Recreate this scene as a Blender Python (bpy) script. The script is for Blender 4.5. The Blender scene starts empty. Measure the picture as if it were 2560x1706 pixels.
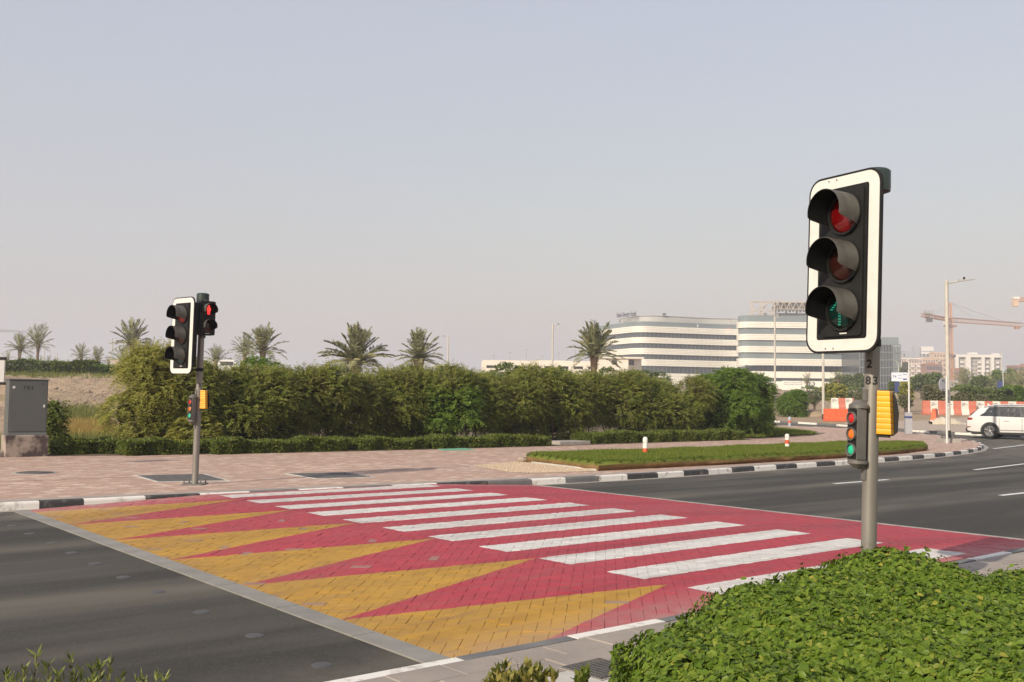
import bpy, math, random
import numpy as np
from mathutils import Vector, Matrix, noise as mnoise

R = math.radians
rng = np.random.default_rng(7)
random.seed(7)
scene = bpy.context.scene
col = scene.collection

# ------------------------------------------------------------------ camera
CAM_H, FPX, PITCH, ROLL = 1.6, 2500.0, 0.0592, 0.0127      # metres, pixels at 2560 wide, radians
_fw = Vector((0, math.cos(PITCH), math.sin(PITCH)))
_r0 = Vector((1, 0, 0)); _u0 = Vector((0, -math.sin(PITCH), math.cos(PITCH)))
_r = _r0 * math.cos(ROLL) + _u0 * math.sin(ROLL)
_u = -_r0 * math.sin(ROLL) + _u0 * math.cos(ROLL)
cd = bpy.data.cameras.new('camera'); cam = bpy.data.objects.new('camera', cd); col.objects.link(cam)
cd.sensor_width = 36.0; cd.lens = 36.0 * FPX / 2560.0; cd.clip_start = 0.05; cd.clip_end = 9000
m = Matrix((( _r.x, _u.x, -_fw.x), (_r.y, _u.y, -_fw.y), (_r.z, _u.z, -_fw.z))).to_4x4()
m.translation = (0, 0, CAM_H); cam.matrix_world = m
scene.camera = cam

# ------------------------------------------------------------------ sky, sun, exposure
SUN_EL = R(28); SUN_TO = Vector((-0.60, -0.80, 0)).normalized()
w = bpy.data.worlds.new('World'); scene.world = w; w.use_nodes = True
nt = w.node_tree; bg = nt.nodes['Background']
sky = nt.nodes.new('ShaderNodeTexSky'); sky.sky_type = 'NISHITA'; sky.sun_disc = False
sky.sun_elevation = SUN_EL; sky.sun_rotation = math.atan2(SUN_TO.x, SUN_TO.y)
sky.altitude = 0; sky.air_density = 2.5; sky.dust_density = 2.0; sky.ozone_density = 4.0
veil = nt.nodes.new('ShaderNodeMix'); veil.data_type = 'RGBA'          # even milky dust veil over the whole sky
veil.inputs[0].default_value = .64; veil.inputs[7].default_value = (4.14, 3.98, 4.84, 1)
_tc = nt.nodes.new('ShaderNodeTexCoord'); _nz = nt.nodes.new('ShaderNodeTexNoise'); _mr = nt.nodes.new('ShaderNodeMapRange')   # slightly uneven haze
_nz.inputs['Scale'].default_value = 2.2; _nz.inputs['Detail'].default_value = 3; _mr.inputs[1].default_value = .3; _mr.inputs[2].default_value = .7; _mr.inputs[3].default_value = .60; _mr.inputs[4].default_value = .68
nt.links.new(_tc.outputs['Generated'], _nz.inputs['Vector']); nt.links.new(_nz.outputs[0], _mr.inputs[0]); nt.links.new(_mr.outputs[0], veil.inputs[0])
nt.links.new(sky.outputs[0], veil.inputs[6]); nt.links.new(veil.outputs[2], bg.inputs[0]); bg.inputs[1].default_value = 0.128
sd = bpy.data.lights.new('sun', 'SUN'); sd.energy = 4.5; sd.angle = R(0.6); sd.color = (1.0, 0.89, 0.73)
so = bpy.data.objects.new('sun', sd); col.objects.link(so)
_d = -(SUN_TO * math.cos(SUN_EL) + Vector((0, 0, math.sin(SUN_EL))))
so.rotation_euler = _d.to_track_quat('-Z', 'Y').to_euler(); so.location = (-20, -30, 30)
vs = scene.view_settings; vs.view_transform = 'Standard'; vs.look = 'None'; vs.exposure = 0.22; vs.gamma = 1.0
vs.use_curve_mapping = False
scene.render.engine = 'CYCLES'
cy = scene.cycles; cy.use_denoising = True; cy.max_bounces = 6; cy.diffuse_bounces = 3; cy.glossy_bounces = 3
cy.transparent_max_bounces = 6; cy.volume_bounces = 1; cy.sample_clamp_indirect = 6
try: cy.denoiser = 'OPENIMAGEDENOISE'
except Exception: pass

# ------------------------------------------------------------------ frames: ground, road coordinates
YAW = 0.6899
EU = np.array([math.cos(YAW), math.sin(YAW)]); EV = np.array([-math.sin(YAW), math.cos(YAW)])
def W(u, v): p = EU * u + EV * v; return float(p[0]), float(p[1])
def UV(x, y): return x * EU[0] + y * EU[1], x * EV[0] + y * EV[1]
def sstep(a, b, x): t = np.clip((x - a) / (b - a), 0, 1); return t * t * (3 - 2 * t)
def G(x, y):
    y = np.asarray(y, float); yc = np.minimum(y, 640)
    return 0.022 * 6 * np.log1p(np.exp((yc - 50) / 6))
def BUMP(x, y):
    return 2.35 * sstep(27, 74, y) * sstep(-5.5, -19, x)
def ray(px, py):
    d = _fw + _r * ((px - 1280) / FPX) - _u * ((py - 853) / FPX); return d
def at(px, py, Y):
    d = ray(px, py); t = Y / d.y; return Vector((d.x * t, Y, CAM_H + d.z * t))
_T = np.concatenate([np.linspace(2, 60, 700), np.linspace(60.2, 700, 1400)])
def on(px, py, dz=0.0, bump=False):
    d = ray(px, py)
    def gap(t):
        X, Yv = d.x * t, d.y * t
        return CAM_H + d.z * t - (G(X, Yv) + dz + (BUMP(X, Yv) if bump else 0))
    i = max(int(np.argmax(gap(_T) < 0)), 1); lo, hi = float(_T[i - 1]), float(_T[i])
    for _ in range(16):
        mid = (lo + hi) / 2
        if gap(mid) < 0: hi = mid
        else: lo = mid
    return d.x * hi, d.y * hi, CAM_H + d.z * hi

# ------------------------------------------------------------------ tagging
def tag(o, label=None, cat=None, group=None, kind=None):
    if label: o['label'] = label
    if cat: o['category'] = cat
    if group: o['group'] = group
    if kind: o['kind'] = kind
    return o
def empty(name, loc=(0, 0, 0), rz=0.0, label=None, cat=None, group=None):
    o = bpy.data.objects.new(name, None); o.empty_display_size = 0.2
    col.objects.link(o); o.location = loc; o.rotation_euler = (0, 0, rz)
    return tag(o, label, cat, group)
def copy_tree(o, parent=None):
    c = o.copy(); col.objects.link(c); c.parent = parent
    for ch in list(o.children): copy_tree(ch, c)
    return c

# ------------------------------------------------------------------ materials
MATS = {}
def _new(name):
    mt = bpy.data.materials.new(name); mt.use_nodes = True; MATS[name] = mt
    return mt, mt.node_tree, mt.node_tree.nodes['Principled BSDF']
class N:
    def __init__(s, nt): s.nt = nt
    def n(s, t, **k):
        nd = s.nt.nodes.new(t)
        for a, b in k.items():
            if a == 'i':
                for kk, vv in b.items():
                    if isinstance(vv, bpy.types.NodeSocket): s.nt.links.new(vv, nd.inputs[kk])
                    else: nd.inputs[kk].default_value = vv
            else: setattr(nd, a, b)
        return nd
    def math(s, op, a, b=0.0, c=0.0, clamp=False):
        nd = s.n('ShaderNodeMath', operation=op, use_clamp=clamp, i={0: a, 1: b, 2: c}); return nd.outputs[0]
    def mix(s, f, a, b, bt='MIX'):
        nd = s.n('ShaderNodeMix', data_type='RGBA', blend_type=bt)
        for k, vv in ((0, f), (6, a), (7, b)):
            if isinstance(vv, bpy.types.NodeSocket): s.nt.links.new(vv, nd.inputs[k])
            else: nd.inputs[k].default_value = (tuple(vv) + (1,))[:4] if k else vv
        return nd.outputs[2]
    def noise(s, vec, scale, detail=4, rough=.55):
        nd = s.n('ShaderNodeTexNoise', i={'Vector': vec, 'Scale': scale, 'Detail': detail, 'Roughness': rough}); return nd.outputs[0]
    def rng(s, x, a, b, c=0.0, d=1.0):
        return s.n('ShaderNodeMapRange', i={0: x, 1: a, 2: b, 3: c, 4: d}).outputs[0]
    def pos(s, obj=False):
        return s.n('ShaderNodeTexCoord').outputs['Object'] if obj else s.n('ShaderNodeNewGeometry').outputs['Position']
    def scl(s, vec, sc):
        return s.n('ShaderNodeVectorMath', operation='MULTIPLY', i={0: vec, 1: sc}).outputs[0]
    def roaduv(s):
        g = s.pos(); return s.n('ShaderNodeVectorRotate', rotation_type='Z_AXIS', i={'Vector': g, 'Angle': -YAW}).outputs[0]
    def bump(s, h, strength, dist, bsdf):
        b = s.n('ShaderNodeBump', i={'Height': h, 'Strength': strength, 'Distance': dist}); s.nt.links.new(b.outputs[0], bsdf.inputs['Normal'])

def M(name, c, rough=.6, c2=None, sc=6.0, metal=0.0, bump=0.0, bsc=None, lo=.35, hi=.7, spec=.5, obj=True, emit=None, es=0.0, stretch=None):
    if name in MATS: return MATS[name]
    mt, nt, b = _new(name); k = N(nt)
    b.inputs['Base Color'].default_value = (*c, 1); b.inputs['Roughness'].default_value = rough
    b.inputs['Metallic'].default_value = metal; b.inputs['Specular IOR Level'].default_value = spec
    p = k.pos(obj)
    if stretch: p = k.scl(p, stretch)
    if c2 is None: c2 = tuple(x * .82 for x in c)
    f = k.rng(k.noise(p, sc, 5), lo, hi)
    nt.links.new(k.mix(f, c, c2), b.inputs['Base Color'])
    nt.links.new(k.rng(k.noise(p, sc * 2.3, 3), .3, .7, max(rough - .08, .02), min(rough + .1, 1)), b.inputs['Roughness'])
    if bump: k.bump(k.noise(p, bsc or sc * 8, 4), bump, .01, b)
    if emit: b.inputs['Emission Color'].default_value = (*emit, 1); b.inputs['Emission Strength'].default_value = es
    return mt

def leaf_mat(name, cols, trans=.35, rough=.5, patch=.5, patchcol=None):
    """foliage: per-leaf colour from attribute rnd, patches from world noise, some light through the leaf"""
    mt, nt, b = _new(name); k = N(nt)
    a = k.n('ShaderNodeAttribute', attribute_name='rnd').outputs['Fac']
    ramp = k.n('ShaderNodeValToRGB', i={0: a}); el = ramp.color_ramp.elements
    for i, cc in enumerate(cols):
        e = el[i] if i < 2 else el.new(1)
        e.color = (*cc, 1)
    for i in range(len(cols)): el[i].position = i / (len(cols) - 1)
    for i, cc in enumerate(cols): el[i].color = (*cc, 1)
    c = ramp.outputs[0]
    if patchcol:
        c = k.mix(k.rng(k.noise(k.pos(), 1.1, 3), .5, .68, 0, patch), c, patchcol)
    nt.links.new(c, b.inputs['Base Color']); b.inputs['Roughness'].default_value = rough
    b.inputs['Specular IOR Level'].default_value = .2
    t = k.n('ShaderNodeBsdfTranslucent'); nt.links.new(k.mix(1.0, c, (1.0, 1.0, .55), 'MULTIPLY'), t.inputs[0])
    ms = k.n('ShaderNodeMixShader', i={0: trans}); nt.links.new(b.outputs[0], ms.inputs[1]); nt.links.new(t.outputs[0], ms.inputs[2])
    nt.links.new(ms.outputs[0], nt.nodes['Material Output'].inputs[0])
    return mt

# ------------------------------------------------------------------ mesh building
class MB:
    def __init__(s): s.v = []; s.f = []
    def add(s, vv, ff, mat=None):
        o = len(s.v)
        s.v += [tuple(mat @ Vector(p)) if mat else tuple(p) for p in vv]
        s.f += [tuple(i + o for i in q) for q in ff]; return s
    def box(s, x0, x1, y0, y1, z0, z1, mat=None, bev=0.0):
        if bev <= 0:
            return s.add([(x, y, z) for z in (z0, z1) for y in (y0, y1) for x in (x0, x1)],
                         [(0, 2, 3, 1), (4, 5, 7, 6), (0, 1, 5, 4), (2, 6, 7, 3), (0, 4, 6, 2), (1, 3, 7, 5)], mat)
        b = bev
        ring = lambda ix, z: [(x0 + ix, y0 + (b if 0 else 0) + ix, z), (x1 - ix, y0 + ix, z), (x1 - ix, y1 - ix, z), (x0 + ix, y1 - ix, z)]
        vv = ring(b, z0) + ring(0, z0 + b) + ring(0, z1 - b) + ring(b, z1)
        ff = [(3, 2, 1, 0), (12, 13, 14, 15)]
        for k in range(3):
            for i in range(4):
                j = (i + 1) % 4; ff.append((k * 4 + i, k * 4 + j, k * 4 + 4 + j, k * 4 + 4 + i))
        return s.add(vv, ff, mat)
    def cyl(s, p0, p1, r0, r1=None, n=12, caps=True, mat=None):
        return s.tube([p0, p1], [r0, r0 if r1 is None else r1], n, caps, mat)
    def tube(s, pts, rad, n=8, caps=True, mat=None):
        pts = [Vector(p) for p in pts]
        if not isinstance(rad, (list, tuple)): rad = [rad] * len(pts)
        vv = []; ff = []
        up = None
        for i, p in enumerate(pts):
            d = (pts[min(i + 1, len(pts) - 1)] - pts[max(i - 1, 0)]).normalized()
            a = Vector((0, 0, 1)) if abs(d.z) < .95 else Vector((1, 0, 0))
            x = d.cross(a).normalized(); y = d.cross(x).normalized()
            if up is not None and x.dot(up) < 0: x, y = -x, -y
            up = x
            for k in range(n):
                t = 2 * math.pi * k / n; vv.append(p + (x * math.cos(t) + y * math.sin(t)) * rad[i])
        for i in range(len(pts) - 1):
            for k in range(n):
                j = (k + 1) % n; ff.append((i * n + k, i * n + j, (i + 1) * n + j, (i + 1) * n + k))
        if caps:
            ff.append(tuple(range(n))[::-1]); ff.append(tuple((len(pts) - 1) * n + k for k in range(n)))
        return s.add(vv, ff, mat)
    def prism(s, poly, z0, z1, mat=None):
        n = len(poly)
        vv = [(x, y, z0) for x, y in poly] + [(x, y, z1) for x, y in poly]
        ff = [tuple(range(n))[::-1], tuple(range(n, 2 * n))] + [(i, (i + 1) % n, n + (i + 1) % n, n + i) for i in range(n)]
        return s.add(vv, ff, mat)
    def lathe(s, prof, n=20, mat=None):
        vv = []; ff = []
        for r, z in prof:
            for k in range(n): t = 2 * math.pi * k / n; vv.append((r * math.cos(t), r * math.sin(t), z))
        for i in range(len(prof) - 1):
            for k in range(n): j = (k + 1) % n; ff.append((i * n + k, i * n + j, (i + 1) * n + j, (i + 1) * n + k))
        if prof[0][0] > 1e-6: ff.append(tuple(range(n))[::-1])
        if prof[-1][0] > 1e-6: ff.append(tuple((len(prof) - 1) * n + k for k in range(n)))
        return s.add(vv, ff, mat)
    def build(s, name, mat, parent=None, smooth=False, angle=40, fix=True):
        me = bpy.data.meshes.new(name); me.from_pydata([tuple(p) for p in s.v], [], s.f)
        if fix:
            import bmesh
            bm = bmesh.new(); bm.from_mesh(me); bmesh.ops.recalc_face_normals(bm, faces=bm.faces); bm.to_mesh(me); bm.free()
        if smooth:
            me.polygons.foreach_set('use_smooth', [True] * len(me.polygons)); me.set_sharp_from_angle(angle=R(angle))
        me.materials.append(mat if not isinstance(mat, str) else MATS[mat]); me.update()
        o = bpy.data.objects.new(name, me); col.objects.link(o); o.parent = parent
        return o
def fast(name, verts, faces, mat, parent=None, rnd=None, smooth=False):
    """numpy mesh: verts (n,3), faces (m,k) all k-gons"""
    verts = np.asarray(verts, np.float32); faces = np.asarray(faces, np.int32); mm, k = faces.shape
    me = bpy.data.meshes.new(name); me.vertices.add(len(verts)); me.vertices.foreach_set('co', verts.ravel())
    me.loops.add(mm * k); me.loops.foreach_set('vertex_index', faces.ravel())
    me.polygons.add(mm); me.polygons.foreach_set('loop_start', np.arange(0, mm * k, k, dtype=np.int32))
    try: me.polygons.foreach_set('loop_total', np.full(mm, k, np.int32))
    except Exception: pass
    if smooth: me.polygons.foreach_set('use_smooth', np.ones(mm, bool))
    if rnd is not None:
        at_ = me.attributes.new('rnd', 'FLOAT', 'FACE'); at_.data.foreach_set('value', np.asarray(rnd, np.float32))
    me.update(calc_edges=True); me.validate()
    me.materials.append(MATS[mat] if isinstance(mat, str) else mat)
    o = bpy.data.objects.new(name, me); col.objects.link(o); o.parent = parent; return o
def sheet(name, poly, dz, mat, zf=None, step=3.0, kind='structure', parent=None, y_from=24.0, y_to=140.0, smooth=True):
    """flat polygon (x,y) draped over the ground by cutting it along y and x lines"""
    import bmesh
    bm = bmesh.new(); vs_ = [bm.verts.new((x, y, 0)) for x, y in poly]; bm.faces.new(vs_)
    bmesh.ops.triangulate(bm, faces=bm.faces[:])
    ys = [p[1] for p in poly]; y = max(min(ys), y_from)
    cuts = []
    while y < max(ys):
        cuts.append(y); y += step if y < y_to else step * 6
    for yy in cuts:
        bmesh.ops.bisect_plane(bm, geom=bm.verts[:] + bm.edges[:] + bm.faces[:], plane_co=(0, yy, 0), plane_no=(0, 1, 0))
    for v_ in bm.verts: v_.co.z = float((zf or G)(v_.co.x, v_.co.y)) + dz
    bmesh.ops.recalc_face_normals(bm, faces=bm.faces[:])
    for f_ in bm.faces:
        if f_.normal.z < 0: f_.normal_flip()
        f_.smooth = smooth
    me = bpy.data.meshes.new(name); bm.to_mesh(me); bm.free(); me.materials.append(MATS[mat])
    o = bpy.data.objects.new(name, me); col.objects.link(o); o.parent = parent
    if kind and not parent: o['kind'] = kind
    return o
def text_obj(name, s, size, mat, parent, M4, align='CENTER', depth=.001, bold=0.0):
    cu = bpy.data.curves.new(name, 'FONT'); cu.body = s; cu.size = size; cu.align_x = align; cu.align_y = 'CENTER'
    cu.extrude = depth; cu.offset = bold; cu.resolution_u = 3
    t = bpy.data.objects.new(name + '_tmp', cu); col.objects.link(t)
    dg = bpy.context.evaluated_depsgraph_get(); dg.update()
    me = bpy.data.meshes.new_from_object(t.evaluated_get(dg)); bpy.data.objects.remove(t)
    me.materials.clear(); me.materials.append(MATS[mat])
    o = bpy.data.objects.new(name, me); col.objects.link(o); o.parent = parent; o.matrix_local = M4; return o
def facing(loc, ang, tilt=0):
    """matrix: local text plane (x right, y up, z out) whose normal points along horizontal angle ang"""
    n = Vector((math.cos(ang), math.sin(ang), 0)); up = Vector((0, 0, 1)); x = up.cross(n)
    mm = Matrix(((x.x, up.x, n.x), (x.y, up.y, n.y), (x.z, up.z, n.z))).to_4x4(); mm.translation = loc; return mm

# ================================================================== materials of the setting
def mat_asphalt():
    mt, nt, b = _new('asphalt'); k = N(nt); uv = k.roaduv(); p = k.pos()
    sp = k.math('ADD', k.math('MULTIPLY', k.noise(p, 150, 3, .75), .6), k.math('MULTIPLY', k.noise(p, 38, 4, .75), .4))
    big = k.noise(k.scl(uv, (.10, .9, .0)), 1.0, 5)
    c = k.mix(k.rng(sp, .40, .60), (.020, .0185, .0150), (.060, .0545, .0440))
    c = k.mix(k.rng(big, .45, .68, 0, .7), c, (.115, .103, .081))
    st = k.noise(k.scl(uv, (.35, 2.6, 0)), 1.0, 6)
    c = k.mix(k.rng(st, .5, .7, 0, .45), c, (.042, .041, .038))
    # pale dust collecting along the kerbs (v near 5 and near 15.6)
    v = k.n('ShaderNodeSeparateXYZ', i={0: uv}).outputs[1]
    dust = k.math('ADD', k.rng(v, 14.4, 15.6), k.rng(v, 6.2, 5.2))
    dust = k.math('MULTIPLY', dust, k.rng(k.noise(uv, 1.7, 4), .3, .7))
    c = k.mix(k.math('MULTIPLY', dust, .6, clamp=True), c, (.22, .19, .15))
    for vb in (8.95, 12.3):
        bd_ = k.math('POWER', 2.718, k.math('MULTIPLY', k.math('POWER', k.math('ABSOLUTE', k.math('SUBTRACT', k.math('ADD', v, k.math('MULTIPLY', k.math('SUBTRACT', k.noise(uv, .35, 3), .5), .7)), vb)), 2.0), -9.0))
        c = k.mix(k.math('MULTIPLY', bd_, k.rng(k.noise(k.scl(uv, (.25, 1.5, 0)), 1.0, 4), .3, .7, .15, .75)), c, (.15, .134, .105))
    flecks = k.rng(k.noise(p, 46, 1), .70, .76, 0, .35)
    c = k.mix(flecks, c, (.20, .185, .155))
    nt.links.new(c, b.inputs['Base Color']); b.inputs['Roughness'].default_value = .82
    b.inputs['Specular IOR Level'].default_value = .3
    k.bump(sp, .8, .006, b)
mat_asphalt()

def mat_crossing(name='crossing_paint', bed=False):
    mt, nt, b = _new(name); k = N(nt); uv = k.roaduv(); p = k.pos()
    s = k.n('ShaderNodeSeparateXYZ', i={0: uv}); u, v = s.outputs[0], s.outputs[1]
    wob = k.math('MULTIPLY', k.math('SUBTRACT', k.noise(p, 14, 2), .5), .02)
    u = k.math('ADD', u, wob); v = k.math('ADD', v, wob)
    at_ = k.n('ShaderNodeAttribute', attribute_name='rnd').outputs['Fac']
    oi = k.n('ShaderNodeObjectInfo').outputs['Random']
    r = k.math('FRACT', k.math('ADD', at_, oi))
    lt = lambda a, c: k.math('LESS_THAN', a, c)
    gt = lambda a, c: k.math('GREATER_THAN', a, c)
    mul = lambda *a: a[0] if len(a) == 1 else k.math('MULTIPLY', a[0], mul(*a[1:]))
    ph = k.math('FRACT', k.math('DIVIDE', k.math('SUBTRACT', 15.62, v), .983))
    white = mul(gt(u, 6.78), lt(u, 10.84), lt(ph, .49), gt(v, 5.30), lt(v, 15.63))
    t = k.rng(u, 3.98, 6.75)
    ty = k.math('ABSOLUTE', k.math('SUBTRACT', k.math('FRACT', k.math('DIVIDE', k.math('SUBTRACT', v, 5.1), 1.77)), .5))
    yel = mul(lt(ty, k.math('MULTIPLY', k.math('SUBTRACT', 1, t), .5)), lt(u, 6.75), lt(v, 15.72))
    nz = k.noise(p, 5, 5); nf = k.noise(p, 45, 4, .7)
    red = k.mix(k.rng(nz, .3, .7), (.41, .038, .056), (.33, .029, .043))
    yl = k.mix(k.rng(nz, .3, .7), (.47, .262, .024), (.395, .208, .018))
    wh = k.mix(k.rng(nz, .3, .7), (.66, .64, .60), (.56, .54, .50))
    c = k.mix(yel, red, yl); c = k.mix(white, c, wh)
    # brick to brick difference, dirt streaks along the traffic, worn bare bricks, tyre marks
    c = k.mix(k.rng(r, 0, 1, 0, .22), c, k.mix(1.0, c, (.62, .60, .60), 'MULTIPLY'))
    stk = k.noise(k.scl(uv, (.55, 5.0, 0)), 1.0, 6, .65)
    c = k.mix(k.rng(stk, .54, .80, 0, .5), c, (.20, .115, .085))
    st2 = k.noise(k.scl(uv, (.9, 13.0, 0)), 1.0, 4, .6)
    c = k.mix(k.rng(st2, .58, .74, 0, .45), c, (.13, .085, .07))
    lane = k.noise(k.scl(uv, (.06, .55, 0)), 1.0, 2)
    c = k.mix(k.rng(lane, .5, .72, 0, .25), c, (.17, .085, .075))
    c = k.mix(k.rng(nf, .58, .76, 0, .5), c, (.27, .19, .145))
    bl = k.noise(k.scl(uv, (.5, 1.1, 0)), 1.3, 6, .7)
    c = k.mix(k.rng(bl, .54, .74, 0, .3), c, (.19, .105, .07))
    bare = mul(gt(r, .984), lt(u, 6.2)); bare = k.math('MULTIPLY', bare, .75)
    c = k.mix(bare, c, (.26, .175, .14))
    wp = k.rng(k.math('COSINE', k.math('MULTIPLY', k.math('SUBTRACT', v, 6.2), 3.653)), .1, 1.0)
    wp = k.math('MULTIPLY', wp, k.rng(k.noise(k.scl(uv, (.30, 4.0, 0)), 1.0, 6, .65), .40, .66, .05, .55))
    c = k.mix(wp, c, k.mix(1.0, c, (.52, .50, .50), 'MULTIPLY'))
    foot = k.math('MULTIPLY', k.rng(u, 5.4, 4.1), k.rng(k.noise(k.scl(uv, (1.2, 3.5, 0)), 1.0, 5, .7), .42, .66, 0, .45))
    c = k.mix(foot, c, (.22, .135, .055))
    dust = k.math('ADD', k.rng(v, 14.9, 15.8), k.rng(v, 5.9, 5.15))
    c = k.mix(k.math('MULTIPLY', dust, k.rng(nz, .3, .7, .15, .5)), c, (.45, .33, .28))
    nt.links.new(c, b.inputs['Base Color'])
    nt.links.new(k.rng(nf, .3, .7, .55, .8), b.inputs['Roughness']); b.inputs['Specular IOR Level'].default_value = .4
    k.bump(k.noise(p, 90, 4), .25, .003, b)
    if bed: nt.links.new(k.mix(k.rng(k.noise(p, 7, 4), .48, .70), c, (.07, .05, .038)), b.inputs['Base Color'])
mat_crossing(); mat_crossing('crossing_bed', True)

def mat_pavers():
    mt, nt, b = _new('pink_pavers'); k = N(nt); uv = k.roaduv()
    br = k.n('ShaderNodeTexBrick', i={'Vector': k.n('ShaderNodeVectorRotate', rotation_type='Z_AXIS', i={'Vector': uv, 'Angle': R(0)}).outputs[0], 'Scale': 1.0,
             'Mortar Size': .004, 'Brick Width': .2, 'Row Height': .1, 'Bias': 0.0,
             'Color1': (.46, .31, .235, 1), 'Color2': (.375, .25, .195, 1), 'Mortar': (.26, .20, .16, 1)})
    pl = k.n('ShaderNodeTexWhiteNoise', noise_dimensions='2D')
    sn = k.n('ShaderNodeVectorMath', operation='SNAP', i={0: uv, 1: (.2, .1, 10)}).outputs[0]; nt.links.new(sn, pl.inputs['Vector'])
    pat = k.noise(k.scl(uv, (.6, .6, 0)), 1.0, 4)
    wv = k.math('ADD', k.math('MULTIPLY', pl.outputs['Value'], .8), k.math('MULTIPLY', pat, .45))
    c = k.mix(k.rng(wv, .88, .92, 0, .85), br.outputs[0], (.60, .46, .37))
    c = k.mix(k.rng(k.noise(k.scl(uv, (.25, .4, 0)), 1.0, 5), .45, .75, 0, .4), c, (.36, .29, .24))
    nt.links.new(c, b.inputs['Base Color']); b.inputs['Roughness'].default_value = .85
    b.inputs['Specular IOR Level'].default_value = .25
    k.bump(br.outputs['Fac'], -.4, .004, b)
mat_pavers()

def mat_sand():
    mt, nt, b = _new('sand'); k = N(nt); p = k.pos()
    n1 = k.noise(p, .16, 6, .6); n2 = k.noise(p, 1.4, 6, .7); n3 = k.noise(p, 9, 4, .7)
    c = k.mix(k.rng(n2, .3, .7), (.43, .325, .225), (.31, .225, .155))
    c = k.mix(k.rng(n3, .54, .68, 0, .7), c, (.15, .105, .075))
    c = k.mix(k.rng(n1, .52, .66, 0, .55), c, (.30, .25, .11))
    nt.links.new(c, b.inputs['Base Color']); b.inputs['Roughness'].default_value = .95; b.inputs['Specular IOR Level'].default_value = .1
    k.bump(n2, .8, .25, b)
mat_sand()
M('concrete', (.36, .33, .29), .85, (.27, .25, .22), 3.5, bump=.3, obj=False)
M('joint_sand', (.075, .055, .042), .95, (.20, .15, .12), 16, obj=False)
M('concrete_warm', (.36, .30, .255), .85, (.29, .24, .20), 3.5, bump=.3, obj=False)
M('concrete_edge', (.25, .235, .21), .85, (.19, .18, .16), 3.0, bump=.3, obj=False)
M('concrete_pale', (.52, .50, .455), .85, (.38, .35, .31), 2.5, bump=.25, obj=False)
M('concrete_stained', (.33, .27, .22), .9, (.07, .05, .045), 2.2, bump=.4, lo=.42, hi=.56)
M('slab_grey', (.31, .265, .225), .85, (.245, .21, .18), 2.2, bump=.3, obj=False)
M('kerb_white', (.70, .67, .61), .65, (.36, .31, .26), 7.0, bump=.3, obj=False, lo=.54, hi=.70)
M('kerb_black', (.036, .035, .034), .6, (.15, .13, .11), 7.0, lo=.52, hi=.72, bump=.25, obj=False)
M('kerb_grey', (.12, .12, .12), .7, (.17, .165, .155), 3.0, bump=.25, obj=False)
M('line_white', (.66, .65, .61), .7, (.48, .46, .43), 8, obj=False, lo=.5, hi=.75)
M('apron', (.42, .34, .265), .9, (.35, .28, .215), 1.5, bump=.3, obj=False)
M('soil', (.12, .085, .055), .95, (.20, .15, .09), 1.2, bump=.6, bsc=8, obj=False)
M('gravel', (.50, .40, .29), .9, (.36, .27, .19), 30, bump=.8, bsc=40, obj=False)
M('iron_dark', (.075, .072, .068), .65, (.12, .11, .10), 9, bump=.5, bsc=60, obj=False)
M('iron_stud', (.066, .063, .060), .6, (.06, .06, .062), 30, obj=False)
M('green_cover', (.10, .30, .19), .6, (.16, .33, .23), 5, obj=False)

# ================================================================== the ground and the roads
GY = [-60, 0, 40, 80, 140, 220, 320, 450, 640, 1000, 1600, 2600]
GX = [-2400, -1200, -600, -300, -120, 0, 120, 300, 600, 1200, 2400]
gv = [(x, y, float(G(x, y)) - .32) for y in GY for x in GX]
gf = [(j * len(GX) + i, j * len(GX) + i + 1, (j + 1) * len(GX) + i + 1, (j + 1) * len(GX) + i) for j in range(len(GY) - 1) for i in range(len(GX) - 1)]
tag(fast('ground', gv, gf, 'sand'), kind='structure')

FARK = [(-34, 19.5), (-20, 17.9), (-8, 16.8), (1, 16.25), (5, 16.10), (7, 15.97), (9, 15.82), (11, 15.68), (13, 15.52), (15, 15.45), (17, 15.47),
        (19, 15.58), (21, 15.75), (24, 15.92), (27, 16.1), (30, 16.4), (33, 16.85), (36, 17.5), (38.5, 18.25), (40.1, 18.95)]
farxy = [W(*q) for q in FARK]
CORN = [(19.45, 41.2), (20.2, 43.0), (20.95, 45.4), (21.4, 48.0), (21.65, 50.6), (21.6, 53.4), (21.1, 56.0), (20.0, 58.2), (18.2, 60.2), (15.5, 62.2), (10, 65.5), (2, 69.5)]
FAR2 = [(75, 36), (48, 42.5), (36, 47), (29.5, 50.6), (26.2, 52.8), (24.6, 54.6), (23.4, 57.0), (22.5, 60.2), (21.2, 64.3), (18.3, 69.6), (13, 76), (2, 86)]
road_poly = [W(-60, 4.6), W(75, 4.6), (95, 50), (80, 60), (34, 66), (28, 74), (20, 84), (4, 92), (-6, 80), (-6, 66), (8, 58), (8, 40), W(12, 22), W(-60, 24)]
sheet('road', road_poly, -.12, 'asphalt')

def pol_len(pts): return np.r_[0, np.cumsum([math.dist(a, b) for a, b in zip(pts[:-1], pts[1:])])]
def pol_at(pts, L, s):
    s = min(max(s, 0), L[-1] - 1e-6); i = int(np.searchsorted(L, s, 'right') - 1); t = (s - L[i]) / (L[i + 1] - L[i])
    return np.array(pts[i]) * (1 - t) + np.array(pts[i + 1]) * t
def normal_at(pts, L, s):
    d = pol_at(pts, L, s + .3) - pol_at(pts, L, s - .3); d /= np.linalg.norm(d); return np.array([-d[1], d[0]])
def offset(pts, o):
    L = pol_len(pts); return [tuple(np.array(p) + normal_at(pts, L, s) * o) for p, s in zip(pts, L)]

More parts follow.
